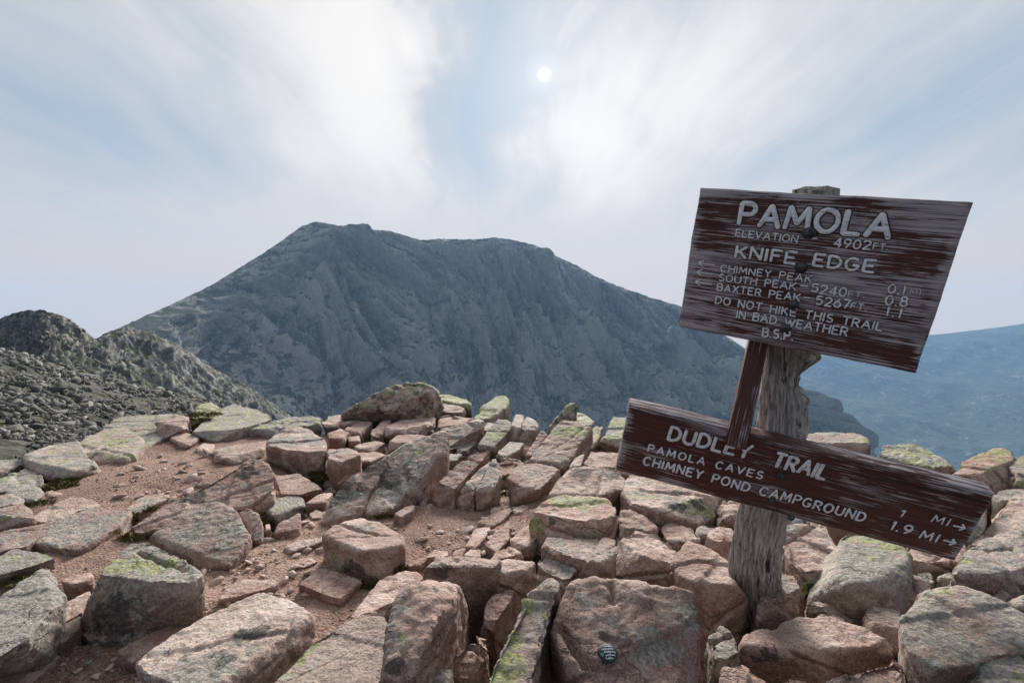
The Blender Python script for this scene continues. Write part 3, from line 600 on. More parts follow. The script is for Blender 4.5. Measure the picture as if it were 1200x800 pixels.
K('boulder', 'big pink block with a tan flat top and shaded front, left of the post', '724,632 745,618 772,623 790,637 799,661 776,650 748,648 735,643', '719,652 722,674 745,676 788,686 800,680', pk=.75, gr=.2, dk=.2)
K('rock_slab', 'pink slab top behind the tan topped block', '722,606 726,598 748,595 769,608 768,620 745,617 734,615', '720,632 745,632 768,626', pk=.75, gr=.35)
K('boulder', 'long smooth pink boulder reaching the foot of the post', '786,648 806,634 825,641 855,657 880,688 860,684 838,673 815,678 798,668', '792,684 812,700 832,727 852,727 878,710', pk=.85, gr=.2, dk=.15, r=1, zb=.12)
K('rock_slab', 'pink slab with a white scrape behind the smooth boulder', '768,610 790,607 812,614 822,628 800,634 780,630', '782,641 822,641', pk=.8, gr=.2)
K('boulder', 'black and bright green lichened block under the lower board, left of the post', '729,578 738,558 770,562 806,574 838,581 806,584 778,588 764,598 742,592', '768,608 800,607 818,614 836,606', pk=.65, gr=.4, dk=.45, yl=.4, sp=[(792, 590, 12, 'k'), (812, 594, 9, 'y'), (820, 588, 10, 'k'), (828, 597, 8, 'y')])
K('rock', 'rough red rock just left of the post, behind the smooth boulder', '825,632 831,621 857,612 862,625 840,636', '828,646 852,657 862,650', pk=1., gr=.1)
K('stone', 'small green grey stone left of the red rock by the post', '818,622 824,616 838,617 838,626 824,628', '820,632 836,630', yl=.4, gr=.7, pk=.2)
# ---- bottom left
K('boulder', 'great angular boulder with a green top and dark grey front, lower left', '113,675 122,660 153,634 180,634 205,645 238,673 225,682 195,677 165,680 140,674', '91,736 104,746 124,754 172,734 190,712 215,709 232,700', pk=.35, gr=.75, yl=.4, dk=.5, sp=[(150, 660, 22, 'y'), (190, 662, 18, 'y'), (130, 720, 26, 'k'), (178, 700, 10, 'r')], cr=[(165, 641, 216, 666)])
K('rock_slab', 'large pale speckled slab with dark green blotches at the bottom left', '155,775 200,744 246,720 298,693 320,700 340,708 362,725 356,738 325,760 280,790 250,812 200,808 170,792', '170,800 260,818 330,770 361,746', zt=.16, pk=.6, gr=.45, dk=.3, rough=1.0, sp=[(270, 748, 22, 'k'), (262, 772, 16, 'k'), (300, 735, 14, 'k'), (215, 755, 16, 'p')])
K('rock_slab', 'large flat blue grey slab cut by the left picture edge', '-30,712 20,680 58,658 66,675 75,700 46,726 26,751 0,768 -30,785', '76,714 48,738 28,760 0,778', zt=.2, pk=.1, gr=.9, yl=.1)
K('rock_slab', 'green tinged slab with a dark underside at the left edge, above the blue grey slab', '-20,662 0,650 18,641 44,644 66,652 46,660 12,670 -20,676', '-20,690 0,682 46,665', gr=.75, yl=.5, pk=.1)
K('stone', 'small ruddy wedge stone between the blue grey slab and the great boulder', '70,680 84,673 107,669 111,675 100,681 84,683', '74,687 86,692 109,687', pk=.95, gr=.05)
K('rock_slab', 'pale ruddy slab corner at the bottom left of the picture', '-20,785 20,765 40,757 62,754 50,771 25,795 -10,815', '69,769 34,802 0,820', pk=.85, gr=.2)
K('rock', 'brown stained rock under the blue grey slab', '58,745 76,730 95,720 93,735 72,752', '68,768 88,750 97,735', pk=.5, gr=.1, dk=.3)
K('rock', 'crumbly pinkish rock between the blue grey slab and the great boulder', '50,728 74,708 105,690 112,702 95,718 70,731', '60,740 76,735 97,722', pk=.7, gr=.4, dk=.3, rough=1.5)
K('stone', 'small pink grey stone tucked under the great boulder', '173,737 181,725 197,721 200,726 188,735', '174,743 192,738', pk=.7, gr=.3)
K('rock_slab', 'smooth pink slab edge under the great boulder', '138,762 180,745 205,728 217,731 200,746 155,775', '142,778 158,782', zt=.05, pk=.9, gr=.05)
K('rock', 'ruddy low rock above the speckled slab, partly buried in gravel', '255,703 265,690 286,680 322,679 326,684 308,691 272,700', '258,709 298,698 326,689', pk=.85, gr=.15)
K('stone', 'flat grey pink flake lying on the dirt below the square block', '332,640 350,632 377,629 378,634 346,645', '336,650 376,640', pk=.5, gr=.5)
K('stone', 'low pink stone half sunk in the gravel below the flat flake', '340,661 352,655 366,653 372,657 356,664', '343,667 370,661', pk=.8, gr=.2)
K('boulder', 'round topped pink boulder with a mossy left side, lower centre', '379,627 399,612 421,607 446,611 455,617 477,628 474,637 445,643 425,646 405,638 390,632', '383,662 405,671 432,679 448,677 469,663', r=2, pk=.75, gr=.35, dk=.25, sp=[(390, 650, 14, 'y'), (405, 660, 12, 'k'), (420, 668, 10, 'k')], cr=[(398, 613, 440, 625)])
K('rock_slab', 'flat pink slab in front of the round topped boulder', '350,684 378,665 423,681 400,701 380,696', '352,691 385,705 399,709 424,687', pk=.9, gr=.1)
K('rock_slab', 'long smooth pink slab right of the flat pink slab', '408,722 420,706 437,690 445,678 480,668 497,677 480,690 464,702 440,713', '408,731 440,738 466,713 498,690', pk=.9, gr=.1)
K('boulder', 'wide pale slab with a yellow green left rim, bottom edge left of the centre', '290,830 330,775 355,756 380,742 420,719 448,717 460,733 453,760 448,790 420,835 350,850', '458,790 440,850 350,870', zt=.22, pk=.5, gr=.25, rough=.7, sp=[(345, 770, 12, 'y'), (365, 756, 10, 'y'), (330, 785, 14, 'y')])
K('boulder', 'tall purple pink boulder with a sharp ridge, bottom centre', '452,800 455,752 462,718 470,697 496,682 528,686 520,700 500,722 487,750 480,795', '482,806 503,782 521,762 546,728 538,702', zt=.34, zb=.03, pk=.8, gr=.35, dk=.25, s=.35, sp=[(512, 690, 9, 'k'), (470, 745, 8, 'y'), (462, 780, 14, 'k')])
K('rock', 'flat wedge with black lichen on its left end, bridging the dark hole', '494,664 512,651 545,652 586,656 578,664 545,660 515,662', '496,676 505,685 530,686 550,675 576,667', zb=.16, pk=.6, gr=.2, dk=.3, sp=[(510, 665, 14, 'k'), (525, 668, 12, 'k'), (500, 682, 7, 'y')])
K('rock', 'pink rounded rock right of the black ended wedge', '565,671 575,662 594,652 612,650 627,658 622,668 600,669 580,672', '566,683 573,694 600,681 627,674', zb=.12, pk=.7, gr=.35, r=1)
K('rock', 'dark red rock slanting down into the hole', '556,730 562,711 580,697 590,684 604,686 600,702 578,732', '560,742 580,740 602,708', zt=.12, s=.25, pk=.8, gr=.1, dk=.4)
K('rock', 'pink grey fin of rock at the bottom, left of the long green boulder', '526,796 530,762 547,740 556,746 568,735 579,742 568,768 550,800', '524,812 551,812 572,774', zt=.18, s=.2, pk=.75, gr=.35)
K('stone', 'small grey rock at the bottom edge beside the ridged boulder', '488,803 505,790 517,781 527,786 522,803 505,815', '500,822 524,815', zt=.24, pk=.6, gr=.5)
K('boulder', 'long pointed boulder streaked yellow green, bottom centre', '556,820 568,785 582,757 600,712 612,685 630,671 650,672 659,683 652,708 644,745 630,800 620,830', '636,830 652,745 661,705', zt=.36, s=.25, pk=.45, gr=.45, yl=.35, dk=.15, r=1, sp=[(612, 700, 12, 'y'), (598, 740, 14, 'y'), (600, 775, 18, 'y'), (585, 790, 14, 'y'), (640, 700, 10, 'p')])
K('boulder', 'huge flat fronted pink boulder carrying the little painted stone', '648,742 660,702 676,669 708,672 718,682 722,681 750,675 776,684 796,686 812,693 827,724 828,800 815,840 720,840 668,795', '644,762 668,800 720,850 830,840', zt=.30, s=.38, pk=.8, gr=.35, dk=.3, r=1, sp=[(730, 750, 18, 'k'), (700, 742, 14, 'k'), (690, 700, 12, 'g'), (765, 745, 12, 'g'), (820, 720, 14, 'g')], cr=[(718, 676, 721, 700), (655, 735, 680, 780)])
K('stone', 'pale rounded stone cut off by the bottom edge under the huge pink boulder', '672,806 682,796 700,793 718,799 722,815 700,830', '680,835 720,835', zt=.33, pk=.8, gr=.3, r=2)
K('rock', 'dark grey rock in the shaded gap right of the huge pink boulder', '829,741 845,729 866,745 868,762 850,772 832,768', '830,804 866,792 850,810', pk=.1, gr=.6, dk=.6)
K('boulder', 'upright three sided pink stone propped against the foot of the post', '883,698 897,681 920,666 931,672 938,688 922,694 904,704', '889,727 915,722 938,720', pk=.75, gr=.45, zb=.14)
K('boulder', 'long pale pink boulder with a black flecked left end, bottom right', '868,757 880,741 912,727 935,723 980,723 1000,730 1048,752 1020,758 960,760 905,762', '866,775 892,787 976,795 1008,793 1042,772', pk=.7, gr=.25, dk=.15, r=1, zb=.08, sp=[(885, 765, 14, 'k'), (905, 768, 12, 'k')])
K('rock', 'low hump of rock showing behind the long pale pink boulder', '952,726 958,719 972,716 986,719 995,730 975,733', '955,738 995,738', pk=.7, gr=.4, r=2)
K('boulder', 'pink rock in the bottom edge below the black flecked end', '840,812 847,781 867,775 886,782 906,804 900,840 850,840', '845,850 905,850', zt=.30, pk=.85, gr=.3, r=1)
K('boulder', 'pink rock in the bottom edge below the right end of the long pale boulder', '955,799 975,790 1010,794 1045,770 1062,776 1082,800 1060,835 965,835', '960,850 1080,845', zt=.27, pk=.85, gr=.25)
K('rock', 'flat pink grey stone at the bottom edge between the two cut off pink rocks', '905,800 925,792 950,790 960,800 940,820 915,825', '915,835 955,835', zt=.18, pk=.7, gr=.3)
K('rock', 'squat pink grey rock between the long pale boulder and the wide green slab', '1015,736 1025,717 1046,714 1058,737 1050,748 1030,747', '1022,752 1050,763 1061,758', pk=.6, gr=.45)
K('boulder', 'pink boulder with a bright green lower edge, right of the post', '912,626 918,609 945,605 972,616 990,640 997,656 965,671 940,669 920,650', '916,668 940,697 970,688 998,672', pk=.75, gr=.35, yl=.2, s=.12, sp=[(960, 682, 12, 'y'), (985, 672, 12, 'y'), (942, 688, 9, 'y'), (927, 656, 9, 'k'), (935, 675, 8, 'k')])
K('boulder', 'big green grey boulder under the right half of the lower board', '985,625 1010,622 1040,632 1064,650 1060,672 1030,686 1000,690 985,680', '948,706 1000,722 1022,726 1050,704', pk=.25, gr=.8, yl=.45, dk=.2, r=1, sp=[(1015, 630, 16, 'y')])
K('rock_slab', 'dark shaded ledge below the green grey boulder', '942,702 965,691 1010,684 1032,686 1022,702 980,714', '945,720 1000,728 1022,724', pk=.35, gr=.6, dk=.4)
K('rock', 'orange brown wedge under the right end of the lower board', '1048,692 1056,676 1067,664 1080,680 1092,695 1075,699', '1040,707 1082,710 1092,701', pk=1., gr=.05)
K('stone', 'lichen crusted stone right of the orange brown wedge', '1068,673 1080,666 1096,670 1098,680 1080,683', '1075,688 1096,688', yl=.55, gr=.8, pk=0)
K('stone', 'flat grey stone below the pointed end of the lower board', '1098,675 1112,671 1128,675 1117,681', '1100,687 1122,686', gr=.7, pk=.3)
K('boulder', 'very large green and pink slab filling the lower right corner', '1052,726 1072,702 1092,689 1130,690 1170,705 1215,730 1225,752 1180,765 1130,780 1085,784 1060,756', '1060,782 1085,803 1130,800 1215,778', zt=.33, s=.10, pk=.5, gr=.65, yl=.35, r=1, sp=[(1140, 720, 22, 'p'), (1120, 775, 14, 'p')])
K('rock', 'low grey green rock behind the very large corner slab', '1112,686 1130,680 1152,681 1168,694 1140,697', '1125,702 1166,702', gr=.75, yl=.4, pk=.1)
K('stone', 'brown speckled stone at the right above the corner slab', '1160,698 1174,692 1188,700 1176,706', '1164,711 1188,709', gr=.5, dk=.3, pk=.4)
K('rock', 'grey rounded rock cut by the right edge above the corner slab', '1186,702 1200,696 1225,700 1225,712 1198,713', '1190,724 1225,726', gr=.7, pk=.35, r=2)
K('boulder', 'green grey stone in the lower right corner, cut by the bottom edge', '1137,797 1149,778 1180,772 1215,780 1225,812 1150,818', '1140,825 1215,825', zt=.30, gr=.8, yl=.4, pk=.1, r=1)
K('boulder', 'large cracked green brown boulder at the right edge below the board tip', '1122,673 1145,642 1160,627 1180,621 1220,630 1228,660 1165,673', '1128,684 1165,695 1225,692', gr=.65, yl=.3, dk=.25, pk=.4, cr=[(1140, 648, 1185, 640)])
K('boulder', 'pink boulder rising right of the board tip at the picture edge', '1128,638 1145,610 1168,582 1215,578 1228,600 1220,618 1165,634', '1126,652 1165,650 1225,640', pk=.75, gr=.4)
K('rock_slab', 'flat pinkish slab seen just under the tip of the lower board', '1056,655 1075,630 1130,640 1126,660', '1060,668 1125,672', pk=.75, gr=.3)
# ---- right skyline
K('boulder', 'pink brown skyline rock right behind the post', '936,510 970,506 1003,509 1015,513 1017,522 990,522 950,520', '938,545 985,548 1012,540', pk=.55, gr=.5, dk=.35, yl=.35, sp=[(1010, 514, 9, 'y')])
K('boulder', 'craggy pale green crusted rock on the right skyline, above the lower board', '1029,531 1036,521 1050,521 1070,519 1087,526 1104,536 1120,546 1090,547 1055,537', '1030,552 1070,560 1118,566', yl=.65, gr=.8, dk=.4, pk=.1, rough=1.8, s=.05)
K('boulder', 'red and moss topped rock on the skyline at the board end', '1117,557 1133,540 1155,529 1172,523 1184,527 1187,540 1165,549 1140,558', '1120,574 1160,584 1187,577', pk=1., gr=.2, yl=.5, dk=.3, sp=[(1160, 530, 12, 'y'), (1178, 526, 9, 'y')])
K('boulder', 'green mossy rock cut by the right edge on the skyline', '1184,548 1190,538 1205,532 1225,536 1228,556 1200,562', '1186,580 1225,584', yl=.7, gr=.6, pk=.3, dk=.3)
K('rock', 'dark grey rock low behind the tip of the lower board', '1165,582 1175,574 1200,570 1222,574 1215,584 1180,588', '1168,596 1215,598', gr=.6, dk=.5, pk=.1)
K('rock', 'low pink rock seen through the gap between the post and the skyline rocks', '1010,540 1025,536 1040,545 1030,552', '1012,560 1036,560', pk=.7, gr=.3)
K('boulder', 'broad pink rock behind the middle of the lower board', '950,560 985,552 1040,565 1075,580 1060,600 1000,600', '960,622 1040,625', pk=.7, gr=.4, yl=.2)
K('boulder', 'greenish rock mostly hidden behind the right end of the lower board', '1070,585 1110,575 1150,585 1150,610 1100,620', '1075,640 1145,640', pk=.4, gr=.6, yl=.3)
K('rock_slab', 'pale pink slab in front of the board middle, left of the post', '840,590 870,585 880,600 850,606', '840,614 878,612', pk=.7, gr=.3)
# ---- flat slabs flush with the dirt in the middle
K('rock_slab', 'flat pink paving like slab, longest in the dirt hollow', '546,641 556,619 577,616 568,630 556,642', zt=.035, pk=.9, gr=.1, th=.1)
K('rock_slab', 'flat pink slab pointing at the squarish pink block', '560,613 575,602 596,594 601,597 587,611 575,617', zt=.035, pk=.8, gr=.15, th=.1)
K('rock_slab', 'low pink slab below the longest paving slab', '530,645 546,641 541,652 528,655', zt=.04, pk=.9, gr=.05, th=.1)
K('rock_slab', 'low pink slab with a dark joint, below the paving slabs', '543,651 551,643 564,644 562,654', zt=.045, pk=.85, gr=.1, th=.1)
K('rock_slab', 'low pink slab at the top left of the black ended wedge', '498,652 508,643 526,645 524,652', zt=.045, pk=.9, gr=.05, th=.1)
K('stone', 'flat pink wedge under the squarish pink block', '600,598 612,591 622,594 611,601', '603,603 616,600', pk=.8)
K('rock_slab', 'pink sloping slab left of the plain pink rock', '568,638 580,622 596,612 598,630 582,646', zt=.07, pk=.9, gr=.15, th=.12)
K('rock_slab', 'low pink slab between the sloping slab and the pink rounded rock', '572,655 582,646 600,640 612,648 596,652', zt=.09, pk=.85, gr=.2, th=.12)
K('rock', 'red sliver of rock between the round topped boulder and the black ended wedge', '474,663 486,655 506,651 492,662', '476,668 494,667', pk=1., gr=0)
K('rock', 'flat reddish rock in the dirt left of the long dark slab', '358,589 372,580 390,577 380,589', '360,598 380,595', pk=.85, gr=.15)
K('stone', 'knobbly pink stone below the flat reddish rock', '362,602 370,597 379,599 376,606 366,607', '364,611 377,610', pk=.8, gr=.2)
K('rock_slab', 'thin ledge at the foot of the main dark face', '462,602 475,594 486,592 482,600 470,606', zt=.06, pk=.7, gr=.2, th=.12)

def parse(s): return [tuple(float(v) for v in q.split(',')) for q in s.split()]
def gz0(x, y): return float(base_z(x, y))
built = []
for (name, label, top, base, o) in ROCKS:
    T_ = parse(top); B_ = parse(base) if base else []
    c = at_z(*( (B_ or T_)[len(B_ or T_)//2][:2]), 0)
    zb = o.get('zb', gz0(c.x, c.y)); s_ = o.get('s', 0.)
    if 'zt' in o: zt = o['zt']
    elif B_:
        ty = max(p[1] for p in T_); by = max(p[1] for p in B_); zt = H-(H-zb)*(ty-379)/(by-379)
    else: zt = zb+.1
    yf = min(at_z(p[0], p[1], zt).y for p in T_)
    pts = []; tops = []
    for p in T_:
        if len(p) == 3: tops.append(at_z(*p)); continue
        r = ray(p[0], p[1]); t_ = (zt-s_*yf-H)/(r.z-s_*r.y); tops.append(Vector((0, 0, H))+r*t_)
    med = sorted(q.y for q in tops)[len(tops)//2]
    pts += tops; low = zb-.07-float(pit(tops[0].x*0+sum(q.x for q in tops)/len(tops), sum(q.y for q in tops)/len(tops)))
    for q in tops:
        if q.y >= med or not B_: pts.append(Vector((q.x*1.01, q.y*1.01, low)))
    for p in B_:
        q = at_z(p[0], p[1], zb); pts.append(q); pts.append(Vector((q.x*1.01, q.y*1.02, low)))
    C_ = sum(pts, Vector())/len(pts); C_.z = zb
    size = max((p-C_).length for p in pts)
    bm = bmesh.new()
    for p in pts: bm.verts.new(p-C_)
    bmesh.ops.convex_hull(bm, input=bm.verts[:])
    for v in [v for v in bm.verts if not v.link_faces]: bm.verts.remove(v)
    q_ = random.Random(hash((round(C_.x, 3), round(C_.y, 3))) & 0xffff)
    for v in [v.co.copy() for v in bm.verts]:                 # chip the corners off
        if q_.random() > .75: continue
        n = (v.normalized()+Vector((q_.gauss(0, .35), q_.gauss(0, .35), q_.gauss(0, .35)))).normalized()
        ms = max(w_.co.dot(n) for w_ in bm.verts); cut = ms-size*q_.uniform(.015, .06)
        if sum(1 for w_ in bm.verts if w_.co.dot(n) > cut) > 3: continue
        g = bm.verts[:]+bm.edges[:]+bm.faces[:]
        bmesh.ops.bisect_plane(bm, geom=g, plane_co=n*cut, plane_no=n, clear_outer=True)
        co = [w_.co.copy() for w_ in bm.verts]; bm.clear()
        for k in co: bm.verts.new(k)
        bmesh.ops.convex_hull(bm, input=bm.verts[:])
        for w_ in [w_ for w_ in bm.verts if not w_.link_faces]: bm.verts.remove(w_)
    for _ in range(1 if o.get('r') else 3):                    # split facets off along some of the edges
        es = [e for e in bm.edges if len(e.link_faces) == 2 and e.calc_face_angle(0) > .45 and e.calc_length() > size*.18]
        if not es: break
        e = q_.choice(es); n = (e.link_faces[0].normal+e.link_faces[1].normal).normalized(); n = (n+Vector((q_.gauss(0, .22), q_.gauss(0, .22), q_.gauss(0, .22)))).normalized()
        cut = max(w_.co.dot(n) for w_ in bm.verts)-size*q_.uniform(.015, .055)
        bmesh.ops.bisect_plane(bm, geom=bm.verts[:]+bm.edges[:]+bm.faces[:], plane_co=n*cut, plane_no=n, clear_outer=True)
        co = [w_.co.copy() for w_ in bm.verts]; bm.clear()
        for k in co: bm.verts.new(k)
        bmesh.ops.convex_hull(bm, input=bm.verts[:])
        for w_ in [w_ for w_ in bm.verts if not w_.link_faces]: bm.verts.remove(w_)
        bm.normal_update()
    bm.normal_update(); hv = np.array([v.co[:] for v in bm.verts]); mid_ = hv.mean(0); PLN = []
    for f in bm.faces:
        if f.calc_area() < size*size*2e-4: continue
        n = np.array(f.normal); c_ = n@np.array(f.verts[0].co)
        if n@mid_ > c_: n, c_ = -n, -c_
        if (hv@n).max() < c_+size*.004: PLN.append([*n, c_])
    PLN = np.array(PLN)
    me = bpy.data.meshes.new(name); bm.to_mesh(me); bm.free()
    ob = bpy.data.objects.new(name, me); COL.objects.link(ob); ob.location = C_
    md = ob.modifiers.new('r', 'REMESH'); md.mode = 'VOXEL'
    dist = max(C_.y, .9); md.voxel_size = min(max(dist/512*1.55, size/100), size/12); md.adaptivity = 0
    ob.color = (o.get('gr', .3), o.get('yl', .0)*.8+.24, o.get('dk', 0.1), o.get('pk', .6))
    tag(ob, label, 'boulder' if name == 'boulder' else 'rock')
    built.append((ob, o, size, md.voxel_size, PLN))
dg = bpy.context.evaluated_depsgraph_get(); dg.update()
allV = []; meta = []
for ob, o, size, vx, _p in built:
    ev = ob.evaluated_get(dg); me = ev.to_mesh(); n = len(me.vertices)
    V = np.empty(n*3, np.float32); me.vertices.foreach_get('co', V); V = V.reshape(-1, 3)
    F = np.empty(len(me.loops), np.int32); me.loops.foreach_get('vertex_index', F); F = F.reshape(-1, 4)
    ev.to_mesh_clear(); meta.append((V, F))
tot = 0
for (ob, o, size, vx, PLN), (V, F) in zip(built, meta):
    E_ = np.concatenate([F[:, [0, 1]], F[:, [1, 2]], F[:, [2, 3]], F[:, [3, 0]]])
    def smooth(V, k, f=.6):
        cnt = np.bincount(E_[:, 0], minlength=len(V))[:, None]+1e-9
        for _ in range(k):
            S = np.stack([np.bincount(E_[:, 0], V[E_[:, 1], c], minlength=len(V)) for c in range(3)], 1)/cnt; V = V*(1-f)+S*f
        return V
    V = V.astype(np.float64)
    for _ in range(2):                                        # back onto the broken faces, for crisp edges
        D = V@PLN[:, :3].T-PLN[:, 3]; k = D.argmax(1); V = V-PLN[k, :3]*D[np.arange(len(V)), k][:, None]
    if o.get('r'): V = smooth(V, 1+2*o['r'], .55)
    def normals(V):
        a = V[F[:, 2]]-V[F[:, 0]]; b = V[F[:, 3]]-V[F[:, 1]]; fn = np.cross(a, b)
        N = np.stack([sum(np.bincount(F[:, k], fn[:, c], minlength=len(V)) for k in range(4)) for c in range(3)], 1)
        return N/(np.linalg.norm(N, axis=1)[:, None]+1e-12)
    N = normals(V); off = np.array(ob.location)*3.1; P = V+off; rg = o.get('rough', 1.); S = min(size, .6)
    d = .020*S*fbm(P/(S*.7), 3) + .017*S*rg*fbm(P/(S*.17)+5, 5, .64)
    # broken steps and flakes: quantised low noise gives small ledges
    q = fbm(P*np.array([1, 1, 1.9])/(S*.38)+9, 3, .5)*4.5; fr = q-np.floor(q); d += .013*S*rg*((np.floor(q)+sstep(fr, .38, .62))/4.5-.5*0)
    d -= .018*S*rg*np.clip(fbm(P/(S*.16)+31, 3, .55, ridged=True)-.25, 0, 1)
    d += .0035*rg*fbm(P/.022, 3, .7)*min(1, .02/vx+.3)
    if o.get('r', 0): d *= .75
    # fracture planes: the block has broken along a few clean, slightly warped planes
    fr_ = np.random.RandomState(int(abs(off[0]*977+off[1]*331)) % 99991)
    for _ in range(int(4+6*min(1, size))):
        n_ = fr_.normal(size=3); n_[2] *= 1.6; n_ /= np.linalg.norm(n_); h_ = V@n_+.05*S*fbm(P/(S*.5)+_*7, 2); c_ = fr_.uniform(-.75, .75)*size*.7
        st_ = fr_.uniform(.008, .022)*S*fr_.choice([-1, 1]); wd = vx*1.1; d += st_*(sstep(h_, c_-wd, c_+wd)-.5)
        if fr_.rand() < .6: d -= min(.022*S, .014)*np.exp(-((h_-c_)/(vx*.85))**2)*sstep(fbm(P/(S*.6)+_*3, 2), -.25, .1)
    for (x1, y1, x2, y2) in o.get('cr', []):
        W_ = V+np.array(ob.location)
        dn = W_[:, 1]*FW.y+(W_[:, 2]-H)*FW.z; px = 600+600*W_[:, 0]/dn; py = 400-600*(W_[:, 1]*UP.y+(W_[:, 2]-H)*UP.z)/dn
        def near(x, y):
            k = np.argsort((px-x)**2+(py-y)**2)[:25]; return W_[k[np.argmin(W_[k, 1])]]
        a, b = near(x1, y1), near(x2, y2); ab = b-a; tt = np.clip(((W_-a)@ab)/(ab@ab), 0, 1)
        wob = .012*fbm(W_/.08, 2)[:, None]; ds = np.linalg.norm((W_+wob-a-tt[:, None]*ab)*[1, 1, .35], axis=1); d -= .03*np.exp(-(ds/max(.010, vx*1.1))**2)
    d += .010*S
    V2 = V+N*d[:, None]
    m = np_mesh(ob.name, V2, F); tot += len(F)
    g = np.zeros((len(V), 4), np.float32); g[:, 3] = 1
    if o.get('sp'):
        W_ = V2+np.array(ob.location); dn = W_[:, 1]*FW.y+(W_[:, 2]-H)*FW.z; px = 600+600*W_[:, 0]/dn; py = 400-600*(W_[:, 1]*UP.y+(W_[:, 2]-H)*UP.z)/dn
        for (x, y, rad, kind) in o['sp']:
            near = np.argsort((px-x)**2+(py-y)**2)[:30]; k = near[np.argmin(W_[near, 1])]; rr_ = rad/600*W_[k, 1]
            ds = np.linalg.norm(W_-W_[k], axis=1)+rr_*.5*fbm(W_/(rr_*.7), 3); f = 1-sstep(ds, rr_*.35, rr_*1.5)
            if kind in 'ykg': g[:, 'ykg'.index(kind)] += f
            elif kind == 'p': g[:, :3] -= f[:, None]*.6
            else: g[:, 1] += f*.15
    ca = m.color_attributes.new('growth', 'FLOAT_COLOR', 'POINT'); ca.data.foreach_set('color', g.ravel())
    m.materials.append(M_ROCK); m.polygons.foreach_set('use_smooth', np.ones(len(F), bool))
    if not o.get('r'): m.set_sharp_from_angle(angle=R(34))
    old = ob.data; ob.modifiers.clear(); ob.data = m; bpy.data.meshes.remove(old)
print('ROCKS', len(built), 'faces', tot)
